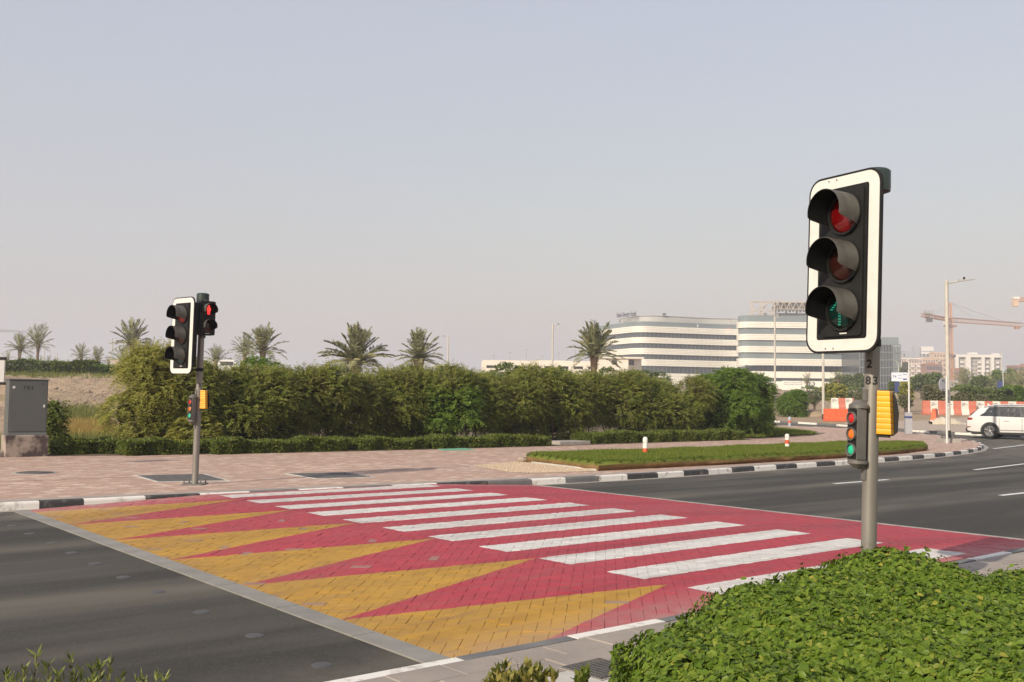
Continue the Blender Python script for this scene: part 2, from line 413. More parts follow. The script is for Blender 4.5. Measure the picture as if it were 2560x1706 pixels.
# far pavement: behind the far kerb, round the corner and back along the side street
island = farxy + CORN
pave_edge = offset(island, .14)
pave_poly = pave_edge + [(-8, 72), W(-34, 40)]
sheet('pavement', pave_poly, 0.0, 'pink_pavers')
bb = offset(island[:17], .15); bb2 = offset(island[:17], .48)
sheet('kerb_backing', bb + bb2[::-1], .004, 'concrete_warm')
for va, ua, ub in ((19.9, -8, 6.9), (26.35, -8, 12), (19.2, 11.2, 14.6)):
    sheet('pavement_joint', [W(ua, va + .5 * (ua < 0)), W(ub, va), W(ub, va + .03), W(ua, va + .03 + .5 * (ua < 0))], .005, 'joint_sand')
# sandy plot beyond the side street
plot = offset(FAR2, -.14)
sheet('sandy_plot', [(x, y) for x, y in plot] + [(-10, 150), (-10, 420), (420, 420), (420, 36)], -.01, 'sand')
sheet('site_apron', [(x, y) for x, y in offset(FAR2[2:9], -.15)] + [(23.5, 70.0), (29, 72), (36, 80), (60, 80), (60, 48)], .004, 'apron')

# ------------------------------------------------------------------ kerbs, stone by stone
def kerb(name, pts, bounds, colors, side=1, h=.12, wid=.14, rootmat='concrete', gutter=.16):
    """root: pale channel strip in front of the stones; every stone is a child"""
    L = pol_len(pts)
    ss = np.arange(0, L[-1], 1.0); fr = [pol_at(pts, L, s) for s in ss]
    nn = [normal_at(pts, L, s) * side for s in ss]
    vv = []; ff = []
    for i, (p, n_) in enumerate(zip(fr, nn)):
        a = p - n_ * gutter; b_ = p + n_ * .02
        for q in (a, b_): vv.append((q[0], q[1], float(G(*q)) - h + .004))
        if i: ff.append((2 * i - 2, 2 * i, 2 * i + 1, 2 * i - 1))
    root = fast(name, vv, ff, rootmat); root['kind'] = 'structure'
    for i in range(len(bounds) - 1):
        s0, s1 = bounds[i] + .004, bounds[i + 1] - .004
        k = 1 if s1 - s0 < 1.3 else 2
        mb = MB()
        sec = []
        for q in np.linspace(s0, s1, k + 1):
            p = pol_at(pts, L, q); n_ = normal_at(pts, L, q) * side; z = float(G(*p)) + random.uniform(-.003, .003)
            prof = [(0.0, -h - .05), (0.012, -.03), (.022, -.008), (.04, 0.002), (wid, 0.002), (wid, -h - .05)]
            sec.append([(p[0] + n_[0] * a, p[1] + n_[1] * a, z + b_) for a, b_ in prof])
        n6 = 6; vv = [q for s_ in sec for q in s_]; ff = []
        for j in range(k):
            for a in range(n6):
                c = (a + 1) % n6; ff.append((j * n6 + a, j * n6 + c, (j + 1) * n6 + c, (j + 1) * n6 + a))
        ff += [tuple(range(n6)), tuple(k * n6 + a for a in range(n6))[::-1]]
        mb.add(vv, ff); mb.build('kerb_stone', MATS[colors[i]], root)
    return root
# measured joints along the far kerb (distance along u), then regular stones
Lf = pol_len(island)
def s_of_u(u):
    us = [UV(*p)[0] for p in farxy]; return float(np.interp(u, us, Lf[:len(farxy)]))
joint_u = [1.1, 2.2, 3.25, 4.18, 4.81, 5.74, 6.61, 7.46, 8.35, 9.19, 10.18, 11.14, 12.3, 13.38, 14.28, 15.23, 16.12, 17.13, 18.08, 19.04, 20.04, 21.05]
jc = ['kerb_white', 'kerb_black', 'kerb_white', 'kerb_black', 'kerb_white', 'kerb_black', 'kerb_white', 'kerb_grey', 'kerb_white', 'kerb_grey', 'kerb_white', 'kerb_black', 'kerb_white', 'kerb_grey',
      'kerb_white', 'kerb_grey', 'kerb_white', 'kerb_black', 'kerb_white', 'kerb_black', 'kerb_white']
# order so that 4.18-4.81 is black (left of the crossing)
jc = ['kerb_white', 'kerb_black', 'kerb_white', 'kerb_black', 'kerb_white', 'kerb_black', 'kerb_white', 'kerb_grey', 'kerb_white', 'kerb_grey', 'kerb_white',
      'kerb_black', 'kerb_grey', 'kerb_white', 'kerb_grey', 'kerb_white', 'kerb_black', 'kerb_white', 'kerb_black', 'kerb_white', 'kerb_black']
bs = [s_of_u(u) for u in joint_u]; cs = list(jc)
while bs[0] > s_of_u(-16): bs.insert(0, bs[0] - 1.0); cs.insert(0, 'kerb_black' if cs[0] == 'kerb_white' else 'kerb_white')
while bs[-1] < Lf[len(farxy) + 9]: bs.append(bs[-1] + 1.0); cs.append('kerb_black' if cs[-1] == 'kerb_white' else 'kerb_white')
kerb('kerb', island, bs, cs, 1)
# near kerb
nearxy = [W(-6, 5.15), W(0, 5.15), W(6, 5.12), W(12, 5.18), W(20, 5.3), W(34, 6.0)]
Ln = pol_len(nearxy)
ju = [-2.4, -1.5, -.6, .35, 1.3, 2.25, 3.78, 4.72, 5.6, 6.55, 7.5, 8.45, 9.4, 10.45, 11.30, 12.2, 13.1, 14]
kc = ['kerb_grey' if i % 2 == 0 else 'kerb_white' for i in range(len(ju) - 1)]
kc[5] = 'kerb_white'; kc[6] = 'kerb_grey'
for i in range(7, len(kc)): kc[i] = 'kerb_white' if i % 2 else 'kerb_grey'
kc[4] = 'kerb_grey'; kc[3] = 'kerb_white'
kerb('kerb', nearxy, [float(np.interp(u, [UV(*p)[0] for p in nearxy], Ln)) for u in ju], kc, -1, gutter=.03)
# kerb on the far side of the side street
L2 = pol_len(FAR2); b2 = list(np.arange(14, 95, 1.7)); 
kerb('kerb', FAR2, b2, ['kerb_white' if i % 2 else 'kerb_grey' for i in range(len(b2) - 1)], 1, gutter=.1)

# ------------------------------------------------------------------ raised crossing of painted bricks
def table_z(u):
    return float(np.interp(u, [3.9, 4.0, 6.75, 10.95, 13.35], [-.113, -.110, 0.0, 0.0, -.110]))
U0, U1 = 4.0, 13.35
def vmax(u): return 16.06 - .0617 * (u - 4)
def clip(poly):
    for (a, b_, c) in ((1, 0, -U0), (-1, 0, U1), (0, 1, -5.165), (-.0617, -1, 16.06 + .0617 * 4 - .012)):
        out = []
        for i in range(len(poly)):
            p, q = poly[i], poly[(i + 1) % len(poly)]
            dp, dq = a * p[0] + b_ * p[1] + c, a * q[0] + b_ * q[1] + c
            if dp >= 0: out.append(p)
            if dp * dq < 0: t = dp / (dp - dq); out.append((p[0] + t * (q[0] - p[0]), p[1] + t * (q[1] - p[1])))
        poly = out
        if len(poly) < 3: return []
    return poly
bed = [W(u, v) for u, v in ((U0, 5.16), (U1, 5.16), (U1, vmax(U1)), (U0, vmax(U0)))]
cr_v = []; cr_f = []
us_ = [4.0, 4.6, 5.5, 6.75, 8, 10.95, 12, 13.0, 13.35]
for i, u in enumerate(us_):
    for v in (5.16, vmax(u)): x, y = W(u, v); cr_v.append((x, y, max(table_z(u) - .007, -.1165)))
    if i: cr_f.append((2 * i - 2, 2 * i, 2 * i + 1, 2 * i - 1))
M('joint_sand', (.075, .055, .042), .95, (.20, .15, .12), 16, obj=False)
crossing = fast('crossing', cr_v, cr_f, 'crossing_bed'); crossing['kind'] = 'structure'
S = .1; bricks = []
c45 = math.sqrt(.5)
def H2uv(a, b_): return (4.0 + c45 * (a + b_), 5.0 + c45 * (-a + b_))   # herringbone axes -> road axes
n_ = int(15 / S)
for i in range(-n_, n_):
    for j in range(-n_, n_):
        k = (i - j) % 4
        if k == 0: r_ = (i * S, j * S, i * S + 2 * S, j * S + S)            # laid along a: cells (i,j),(i+1,j)
        elif k == 3: r_ = (i * S, j * S, i * S + S, j * S + 2 * S)          # laid along b: cells (i,j),(i,j+1)
        else: continue
        cu, cv = H2uv((r_[0] + r_[2]) / 2, (r_[1] + r_[3]) / 2)
        if not (U0 - .15 < cu < U1 + .15 and 5.0 < cv < 16.2): continue
        gp = .0010 + abs(random.gauss(0, .0009))
        q = [H2uv(r_[0] + gp, r_[1] + gp), H2uv(r_[2] - gp, r_[1] + gp), H2uv(r_[2] - gp, r_[3] - gp), H2uv(r_[0] + gp, r_[3] - gp)]
        q = clip(q)
        if q: bricks.append((cu, cv, q))
def in_view(x, y, z=0):
    d = Vector((x, y, z - CAM_H)); t = d.dot(_fw)
    return t > .5 and abs(d.dot(_r) / t * FPX) < 1280 and abs(d.dot(_u) / t * FPX) < 853
def brick_geo(q, rz):
    n = len(q); top = []
    tu, tv = random.uniform(-.012, .012), random.uniform(-.012, .012)
    mu = sum(p[0] for p in q) / n; mv = sum(p[1] for p in q) / n
    for u, v in q:
        x, y = W(u, v); top.append((x, y, table_z(u) + rz + (u - mu) * tu + (v - mv) * tv))
    vv = top + [(x, y, z - .022) for x, y, z in top]
    ff = [tuple(range(n))] + [(i, n + i, n + (i + 1) % n, (i + 1) % n) for i in range(n)]
    return vv, ff
bricks.sort(key=lambda t: math.hypot(*W(t[0], t[1])))
rest = MB(); rest_r = []; near = 0
for cu, cv, q in bricks:
    rz = random.gauss(0, .0012)
    vv, ff = brick_geo(q, rz); x, y = W(cu, cv)
    hidden = (x > .95 + (y - 5.2) * .62 and cv < 5.9)
    if near < 300 and in_view(x, y) and not hidden:
        near += 1; MB().add(vv, ff).build('brick', MATS['crossing_paint'], crossing, fix=False)
    else:
        rest.add(vv, ff); rest_r += [random.random()] * len(ff)
ro = rest.build('brickwork', MATS['crossing_paint'], crossing, fix=False); ro['kind'] = 'stuff'
ra = ro.data.attributes.new('rnd', 'FLOAT', 'FACE'); ra.data.foreach_set('value', rest_r)
# concrete edge strips either side of the table
def strip(name, u0, u1, mat, z=-.112):
    mb = MB(); vs_ = np.arange(5.165, 16.0, 1.2)
    for a in vs_:
        b_ = min(a + 1.19, vmax(u0) - .02)
        if b_ <= a: continue
        p = [W(u0, a), W(u1, a), W(u1, b_), W(u0, b_)]; mb.prism(p, -.16, z)
    o = mb.build(name, MATS[mat]); o['kind'] = 'structure'
strip('edge_strip', 3.79, 3.995, 'concrete_edge', -.108)
strip('edge_strip', 13.36, 13.47, 'concrete', -.110)

# ------------------------------------------------------------------ road studs and lane lines
for i, (px, py) in enumerate([(31, 1315), (75, 1335), (132, 1358), (180, 1383), (239, 1410), (309, 1444), (394, 1481), (505, 1531), (637, 1590), (805, 1664)]):
    x, y, z = on(px, py, -.12)
    mb = MB(); mb.lathe([(.070, -.003), (.069, .003), (.056, .008), (.03, .009), (0, .009)], 18)
    o = mb.build('road_stud', MATS['iron_stud'], smooth=True); o.location = (x, y, z)
    tag(o, ['grey domed road stud, farthest of the row across the asphalt, by the kerb', 'grey road stud, second from the far kerb', 'grey road stud, third from the far kerb', 'grey road stud, fourth from the far kerb',
            'grey road stud, fifth from the far kerb', 'grey road stud, sixth from the far kerb', 'grey road stud, fourth from the camera end of the row', 'grey road stud, third from the camera end of the row',
            'grey road stud, second from the camera end of the row', 'grey road stud nearest the camera, close to the white near kerb'][i], 'road stud', 'studs in a row across the asphalt')
def line(name, p0, p1, wid, label=None):
    p0, p1 = np.array(p0), np.array(p1); d = (p1 - p0) / np.linalg.norm(p1 - p0); n2 = np.array([-d[1], d[0]]) * wid / 2
    sheet(name, [tuple(p0 - n2), tuple(p1 - n2), tuple(p1 + n2), tuple(p0 + n2)], -.116, 'line_white')
line('lane_line', W(19.3, 12.36), W(21.5, 12.36), .13)
line('lane_line', W(26.9, 12.95), W(31.3, 13.5), .13)
line('lane_line', W(19.7, 8.98), W(24.0, 8.98), .13)
line('lane_line', W(10.9 - 22, 12.2), W(10.9 - 20, 12.2), .13)
line('edge_line', W(40.6, 18.75), W(52, 20.9), .14)
line('edge_line', (24.3, 53.0), (31, 48.6), .12)

# ------------------------------------------------------------------ near pavement: slabs, concrete patch, mesh cover
near_pave = sheet('pavement', [W(-8, 5.0), W(14, 5.02), W(24, 5.2), W(24, 1.0), W(-8, 1.0)], -.035, 'soil')
slab_n = 0
for row in range(5):
    v1 = 5.0 - row * .27; v0 = v1 - .265
    uu = -.4 + (.2 if row % 2 else 0)
    while uu < 13.2:
        vm = (v0 + v1) / 2
        patch = (3.6 < uu + .2 < 5.6 and vm < 4.5)
        bed_in = (uu < 3.1 and vm < 4.25) or (uu + .2 > 4.6 and vm < 4.3 and uu < 9)
        if not patch and not bed_in:
            z = random.gauss(-.001, .0018); k_ = [W(uu, v0), W(uu + .396, v0), W(uu + .396, v1), W(uu, v1)]
            cx = sum(p[0] for p in k_) / 4; cy_ = sum(p[1] for p in k_) / 4
            mb = MB(); sh = lambda p, f: (cx + (p[0] - cx) * f, cy_ + (p[1] - cy_) * f)
            lo_ = [(*p, -.06) for p in k_]; mid = [(*p, z - .005) for p in k_]; tp = [(*sh(p, .975), z) for p in k_]
            mb.add(lo_ + mid + tp, [(0, 1, 5, 4), (1, 2, 6, 5), (2, 3, 7, 6), (3, 0, 4, 7), (4, 5, 9, 8), (5, 6, 10, 9), (6, 7, 11, 10), (7, 4, 8, 11), (8, 9, 10, 11)])
            mb.build('paving_slab', MATS['slab_grey'], near_pave); slab_n += 1
        uu += .4
sheet('concrete_patch', [W(3.15, 4.18), W(3.45, 4.44), W(4.4, 4.455), W(5.7, 4.45), W(5.7, 3.3), W(3.1, 3.3)], -.004, 'concrete_pale')
mx, my, mz = on(1500, 1672)
mc = empty('mesh_cover', (mx, my, .0), YAW + R(2), 'small dark metal mesh cover in the concrete beside the leafy hedge', 'drain cover')
mb = MB()
for i in range(9): mb = MB(); mb.box(-.16 + i * .04 - .006, -.16 + i * .04 + .006, -.16, .16, .0, .007); mb.build('slat', MATS['iron_dark'], mc)
mb = MB()
for i in range(17): mb.box(-.165 + (i % 2) * .02, .165, -.16 + i * .02 - .0025, -.16 + i * .02 + .0025, .0005, .0062)
mb.build('cross_bars', MATS['iron_dark'], mc)['kind'] = 'stuff'
MB().box(-.18, .18, -.18, .18, -.003, .0005).build('pan', MATS['concrete'], mc)

# ================================================================== covers in the far pavement
def cover_quad(name, pts, label, mat='iron_dark', frame=True):
    P = [on(*p) for p in pts]; cx = sum(p[0] for p in P) / 4; cy_ = sum(p[1] for p in P) / 4
    root = empty(name, (cx, cy_, float(G(cx, cy_))), 0, label, 'cover')
    q = [(p[0] - cx, p[1] - cy_) for p in P]; big = [(x * 1.12, y * 1.12) for x, y in q]
    if frame: MB().prism(big, -.02, .006).build('frame', MATS['concrete_pale'], root)
    mb = MB(); mb.prism(q, -.01, .010)
    # chequer ribs
    for i in range(-3, 4):
        t = i / 3.5; a = [(q[0][0] + (q[3][0] - q[0][0]) * (t + 1) / 2, q[0][1] + (q[3][1] - q[0][1]) * (t + 1) / 2), (q[1][0] + (q[2][0] - q[1][0]) * (t + 1) / 2, q[1][1] + (q[2][1] - q[1][1]) * (t + 1) / 2)]
        mb.cyl((*a[0], .010), (*a[1], .010), .008, n=6)
    mb.build('lid', MATS[mat], root)
cover_quad('service_cover', [(345, 1190), (505, 1186), (563, 1202), (397, 1205)], 'dark square service cover right behind the far traffic signal pole')
cover_quad('service_cover', [(722, 1185), (860, 1182), (928, 1193), (792, 1197)], 'dark square service cover further right along the far pavement')
cover_quad('green_cover', [(1086, 1122), (1160, 1121), (1190, 1126), (1110, 1127)], 'flat green cover at the pavement edge beside the low hedge', 'green_cover', False)
x, y, z = on(88, 1183)
mh = empty('manhole_cover', (x, y, z), 0, 'round dark manhole cover in the far pavement near the cabinet', 'manhole')
MB().lathe([(.42, -.01), (.42, .008), (0, .008)], 32).build('rim', MATS['concrete'], mh)
mb = MB(); mb.lathe([(.36, 0), (.36, .012), (0, .012)], 32)
for r_ in (.30, .22, .14): mb.lathe([(r_ - .02, .011), (r_ - .02, .019), (r_ + .02, .019), (r_ + .02, .011)], 24)
mb.build('lid', MATS['iron_dark'], mh)
x, y, z = on(1418, 1111)
mb = MB(); mb.box(-.75, .75, -.45, .45, -.05, .13, bev=.02)
sb = mb.build('concrete_slab', MATS['concrete'], smooth=False); sb.location = (x, y, z); sb.rotation_euler = (0, 0, YAW)
tag(sb, 'low rectangular concrete slab between two low hedges behind the pavement', 'slab')

# ================================================================== traffic signals
M('black_plastic', (.010, .010, .010), .55, (.016, .0155, .014), 12, spec=.25)
M('hood_plastic', (.060, .056, .047), .5, (.10, .093, .078), 9, lo=.4, hi=.65)
M('matt_black', (.006, .006, .006), .9, spec=.1)
M('retro_white', (.63, .62, .575), .5, (.56, .55, .505), 6, lo=.5, hi=.75)
M('galv_pole', (.20, .185, .16), .42, (.25, .232, .20), 5, metal=.35, stretch=(1, 1, .25))
M('grey_cast', (.17, .16, .145), .45, (.125, .118, .108), 9, metal=.25)
M('cap_green', (.018, .035, .028), .4, (.03, .045, .038), 8)
M('yellow_plastic', (.80, .37, .012), .38, (.72, .31, .01), 6, spec=.5)
M('ink', (.01, .01, .01), .6, (.015, .015, .015), 9)
M('steel_bright', (.5, .5, .5), .3, metal=1.0)
M('lens_red', (.14, .002, .003), .12, (.08, .001, .001), 60, spec=.6)
M('lens_amber_dark', (.022, .006, .004), .15, (.03, .006, .004), 70, spec=.5)
M('lens_green_dark', (.004, .022, .018), .15, (.003, .014, .012), 70, spec=.5)
M('lens_red_small', (.50, .012, .012), .1, (.32, .006, .006), 40, spec=.8, emit=(.6, .01, .01), es=.12)  # weak emission in all three small lenses imitates sunlight caught in the glass
M('lens_amber_small', (.75, .16, .01), .1, (.55, .10, .006), 40, spec=.8, emit=(.8, .16, .0), es=.12)
M('lens_green_small', (.01, .42, .22), .1, (.006, .26, .15), 40, spec=.8, emit=(.0, .55, .28), es=.22)
M('led_green', (.01, .12, .09), .3, emit=(.01, .42, .26), es=.30)
M('led_red', (.3, .01, .01), .3, emit=(1.0, .04, .03), es=1.5)

def rrect(w, h, r, n=6):
    pts = []
    for cx, cy_, a0 in ((w / 2 - r, h / 2 - r, 0), (-w / 2 + r, h / 2 - r, 90), (-w / 2 + r, -h / 2 + r, 180), (w / 2 - r, -h / 2 + r, 270)):
        for i in range(n + 1): a = R(a0 + 90 * i / n); pts.append((cx + r * math.cos(a), cy_ + r * math.sin(a)))
    return pts
def plate(mb, poly, x0, x1, zc, yc=0.0):
    """polygon in (y, z) extruded along +x (the facing direction)"""
    n = len(poly)
    vv = [(x0, y + yc, z + zc) for y, z in poly] + [(x1, y + yc, z + zc) for y, z in poly]
    mb.add(vv, [tuple(range(n))[::-1], tuple(range(n, 2 * n))] + [(i, (i + 1) % n, n + (i + 1) % n, n + i) for i in range(n)])
def ring_plate(mb, po, pi, x0, x1, zc, yc=0.0):
    n = len(po)
    L_ = lambda p, x: [(x, y + yc, z + zc) for y, z in p]
    vv = L_(po, x0) + L_(pi, x0) + L_(po, x1) + L_(pi, x1); ff = []
    for i in range(n):
        j = (i + 1) % n
        ff += [(2 * n + i, 2 * n + j, 3 * n + j, 3 * n + i), (i, n + i, n + j, j), (i, j, 2 * n + j, 2 * n + i), (n + i, 3 * n + i, 3 * n + j, n + j)]
    mb.add(vv, ff)
def disc_lens(r, bulge, n=24):
    mb = MB(); prof = [(r * math.cos(t), bulge * math.sin(t)) for t in np.linspace(0, math.pi / 2, 6)]
    vv = []; ff = []
    for q, x in prof[:-1]:
        for k in range(n): t = 2 * math.pi * k / n; vv.append((x, q * math.cos(t), q * math.sin(t)))
    for i in range(len(prof) - 2):
        for k in range(n): j = (k + 1) % n; ff.append((i * n + k, i * n + j, (i + 1) * n + j, (i + 1) * n + k))
    vv.append((prof[-1][1], 0, 0)); c = len(vv) - 1; b0 = (len(prof) - 2) * n
    for k in range(n): ff.append((b0 + k, b0 + (k + 1) % n, c))
    mb.add(vv, ff); return mb
def hood(r, L, lip=.05, open_deg=54, n=44, th=.004, droop=.0):
    """tunnel visor along +x: full length on top, shorter low on the sides, open underneath"""
    mb = MB(); vv = []; ff = []
    angs = np.linspace(R(-90 + open_deg), R(270 - open_deg), n)        # measured from +y through +z
    seg = 5
    for a in angs:
        top = (math.sin(a) + 1) / 2
        ln = L * (lip + (1 - lip) * float(sstep(.20, .38, top)))
        for k in range(seg + 1):
            t = k / seg; x = ln * t; rr = r * (1 + .02 * t)
            vv.append((x, rr * math.cos(a), rr * math.sin(a) - droop * L * t * t))
    m_ = seg + 1
    o = len(vv)
    for a_i, a in enumerate(angs):
        for k in range(m_):
            x, y, z = vv[a_i * m_ + k]; vv.append((x, y - math.cos(a) * th, z - math.sin(a) * th))
    for a in range(n - 1):
        for k in range(seg):
            q = (a * m_ + k, (a + 1) * m_ + k, (a + 1) * m_ + k + 1, a * m_ + k + 1)
            ff.append(q); ff.append(tuple(o + i for i in q[::-1]))
        e = a * m_ + seg; ff.append((e, e + m_, o + e + m_, o + e))
    for a in (0, n - 1):
        for k in range(seg): i = a * m_ + k; ff.append((i, i + 1, o + i + 1, o + i))
    mb.add(vv, ff); mb.inner = o; return mb
def two_tone(ob, inner):
    ob.data.materials.append(MATS['matt_black'])
    for pl in ob.data.polygons:
        if min(pl.vertices) >= inner: pl.material_index = 1
    return ob
def bracket(mb, p0, p1, r): mb.cyl(p0, p1, r, n=8)

def make_signal(loc, label, psi, psi_rep, psi_box, head_off=.33, tilt=(0, 0), ped=None, digits=(), lat=0.0, arrow=True, H=3.3):
    root = empty('traffic_signal', loc, 0, label, 'traffic light', 'traffic signals either side of the crossing')
    root.rotation_euler = (tilt[0], tilt[1], 0)
    MB().lathe([(.060, 0), (.060, .02), (.058, .05), (.057, H - .02), (.057, H)], 28).build('pole', MATS['galv_pole'], root, True)
    mb = MB(); mb.lathe([(.085, H - .03), (.112, H - .02), (.114, H + .0), (.112, H + .14), (.095, H + .155), (.02, H + .165), (0, H + .165)], 28)
    mb.build('pole_cap', MATS['cap_green'], root, True)
    bp = MB(); bp.box(-.19, .19, -.19, .19, .0, .022, bev=.004); bpo = bp.build('base_plate', MATS['grey_cast'], root)
    for sx in (-1, 1):
        for sy in (-1, 1): mb = MB(); mb.cyl((sx * .15, sy * .15, .02), (sx * .15, sy * .15, .085), .011, n=8); mb.cyl((sx * .15, sy * .15, .022), (sx * .15, sy * .15, .042), .02, n=6); mb.build('bolt', MATS['grey_cast'], bpo)
    # ---- main three-lamp head in its own turned frame
    Z = Matrix.Rotation(psi, 4, 'Z'); zc = 2.685; bx = head_off
    def turned(o, m4): o.matrix_local = m4; return o
    hb = MB(); plate(hb, rrect(.735, 1.395, .125), bx - .012, bx + .010, zc, lat)
    head = hb.build('backboard', MATS['black_plastic'], root, True, 30); head.matrix_local = Z
    mb = MB(); ring_plate(mb, rrect(.70, 1.36, .11), rrect(.505, 1.185, .022), bx + .010, bx + .0125, zc, lat); mb.build('white_border', MATS['retro_white'], head)
    mb = MB(); plate(mb, rrect(.40, 1.14, .03), bx - .16, bx + .035, zc, lat + .02); plate(mb, rrect(.485, 1.165, .03), bx - .05, bx + .018, zc, lat); mb.build('housing', MATS['black_plastic'], head, True, 30)
    mb = MB()
    for dz in (.18, .56, -.56, -.66, .66): 
        for dy in (-.03, .05): mb.lathe([(.006, 0), (.006, .003), (0, .004)], 8, Matrix.Translation((bx + .0185 if abs(dz) > .3 else bx + .035, lat + dy - .12, zc + dz)) @ Matrix.Rotation(R(90), 4, 'Y')) if abs(dz) > .5 else None
    mb.build('rivets', MATS['steel_bright'], head)['kind'] = 'stuff'
    board_lat = lat; lat = lat + .045
    for k, (dz, lm) in enumerate(((.37, 'lens_red'), (0, 'lens_amber_dark'), (-.37, 'lens_green_dark'))):
        ln = disc_lens(.148, .035).build('lens', MATS[lm], head, True); ln.matrix_local = Matrix.Translation((bx + .036, lat, zc + dz))
        mb = MB(); pts_o = [(.163 * math.cos(t), .163 * math.sin(t)) for t in np.linspace(0, 2 * math.pi, 33)[:-1]]; pts_i = [(.147 * math.cos(t), .147 * math.sin(t)) for t in np.linspace(0, 2 * math.pi, 33)[:-1]]
        ring_plate(mb, pts_o, pts_i, bx + .034, bx + .06, zc + dz, lat); mb.build('lens_ring', MATS['black_plastic'], head, True, 30)
        hm = hood(.161, .232); h_ = two_tone(hm.build('hood', MATS['hood_plastic'], head, True, 50, fix=False), hm.inner); h_.matrix_local = Matrix.Translation((bx + .038, lat, zc + dz))
        if k == 2 and arrow:
            mb = MB()
            for i in range(9): mb.box(.0, .002, -.013 + 0, .013, -.10 + i * .021, -.10 + i * .021 + .011)
            for i in range(5):
                for s_ in (-1, 1): mb.box(.0, .002, s_ * (.018 + i * .016) - .012, s_ * (.018 + i * .016) + .012, .085 - i * .017, .085 - i * .017 + .010)
            o = mb.build('arrow_lamps', MATS['led_green'], head); o.matrix_local = Matrix.Translation((bx + .074, lat, zc + dz - .02)) @ Matrix.Rotation(R(0), 4, 'X')
    for dz in (.60, -.60): mb = MB(); mb.box(.0, bx - .01, -.02, .02, zc + dz - .02, zc + dz + .02); mb.lathe([(.062, zc + dz - .03), (.064, zc + dz - .02), (.064, zc + dz + .02), (.062, zc + dz + .03)], 20); mb.build('bracket', MATS['black_plastic'], root).matrix_local = Z
    # maker's plate: small pale print low on the housing
    mb = MB(); mb.box(bx + .0355, bx + .0365, lat - .035, lat + .035, zc - .555, zc - .545); mb.build('maker_plate', MATS['retro_white'], head)
    # ---- small repeater signal at eye height
    Zr = Matrix.Rotation(psi_rep, 4, 'Z'); rz_ = 1.37; fx = .175
    mb = MB(); plate(mb, rrect(.118, .40, .012), fx - .082, fx, rz_); rep = mb.build('repeater', MATS['grey_cast'], root, True, 30); rep.matrix_local = Zr
    for s_ in (-1, 1):
        mb = MB(); mb.lathe([(.075, s_ * .20 + rz_), (.075, s_ * .225 + rz_), (.05, s_ * .245 + rz_), (.028, s_ * .262 + rz_), (.0, s_ * .262 + rz_)], 16, Matrix.Translation((fx - .055, 0, 0)))
        mb.box(.0, fx - .03, -.018, .018, rz_ + s_ * .255 - .012, rz_ + s_ * .255 + .012)
        mb.box(.055, .068, -.024, .024, rz_ + s_ * .305 - .045, rz_ + s_ * .305 + .045)
        mb.build('repeater_bracket', MATS['grey_cast'], rep, True, 30)
    mb = MB(); plate(mb, rrect(.098, .385, .01), fx - .001, fx + .004, rz_); mb.build('repeater_face', MATS['black_plastic'], rep)
    for dz, lm in ((.122, 'lens_red_small'), (0, 'lens_amber_small'), (-.122, 'lens_green_small')):
        o = disc_lens(.038, .014).build('repeater_lens', MATS[lm], rep, True); o.matrix_local = Matrix.Translation((fx + .006, 0, rz_ + dz))
        mb = MB(); po = [(.050 * math.cos(t), .050 * math.sin(t)) for t in np.linspace(0, 2 * math.pi, 25)[:-1]]; pi_ = [(.043 * math.cos(t), .043 * math.sin(t)) for t in np.linspace(0, 2 * math.pi, 25)[:-1]]
        ring_plate(mb, po, pi_, fx + .002, fx + .022, rz_ + dz); mb.build('repeater_ring', MATS['grey_cast'], rep, True, 30)
    # ---- yellow ribbed push-button unit with black back
    Zb = Matrix.Rotation(psi_box, 4, 'Z'); zb = 1.545; h2 = .168
    mb = MB(); rows = 8; prof = []
    for i in range(rows):
        z0 = zb - h2 + i * 2 * h2 / rows; z1 = z0 + 2 * h2 / rows
        prof += [(z0 + .001, -.0012), (z0 + .004, .0006), (z0 + .010, .0014), (z1 - .010, .0014), (z1 - .004, .0006), (z1 - .001, -.0012)]
    vv = []; ff = []
    for z, o in prof:
        fz = 1 - .16 * ((z - zb) / h2 * .5 + .5)
        vv += [(.055, -.05 - o, z), (.055 + .108 * fz + o, -.05 - o, z), (.055 + .108 * fz + o, .045, z), (.055, .045, z)]
    nn_ = len(prof)
    for i in range(nn_ - 1):
        for k in range(4): j = (k + 1) % 4; ff.append((i * 4 + k, i * 4 + j, (i + 1) * 4 + j, (i + 1) * 4 + k))
    ff += [(3, 2, 1, 0), tuple((nn_ - 1) * 4 + k for k in range(4))]
    mb.add(vv, ff); box_ = mb.build('push_button_box', MATS['yellow_plastic'], root, True, 25); box_.matrix_local = Zb
    mb = MB()
    side = [(.05, -.178), (.15, -.178), (.182, -.15), (.19, 0), (.172, .105), (.15, .155), (.128, .175), (.05, .175)]
    vv = [(x, .0455, zb + z) for x, z in side] + [(x, .072, zb + z) for x, z in side]; n8 = len(side)
    mb.add(vv, [tuple(range(n8)), tuple(range(n8, 2 * n8))[::-1]] + [(i, (i + 1) % n8, n8 + (i + 1) % n8, n8 + i) for i in range(n8)])
    mb.box(.05, .14, -.03, .03, zb - .192, zb - .170)
    mb.build('box_back', MATS['black_plastic'], box_, True, 30)
    # ---- stencilled figures on the pole
    for ch, ang, z in digits:
        d_ = Vector((math.cos(ang) * .0585, math.sin(ang) * .0585, z)); text_obj('number', ch, .088, 'ink', root, facing(d_, ang), depth=.0006, bold=.0028)
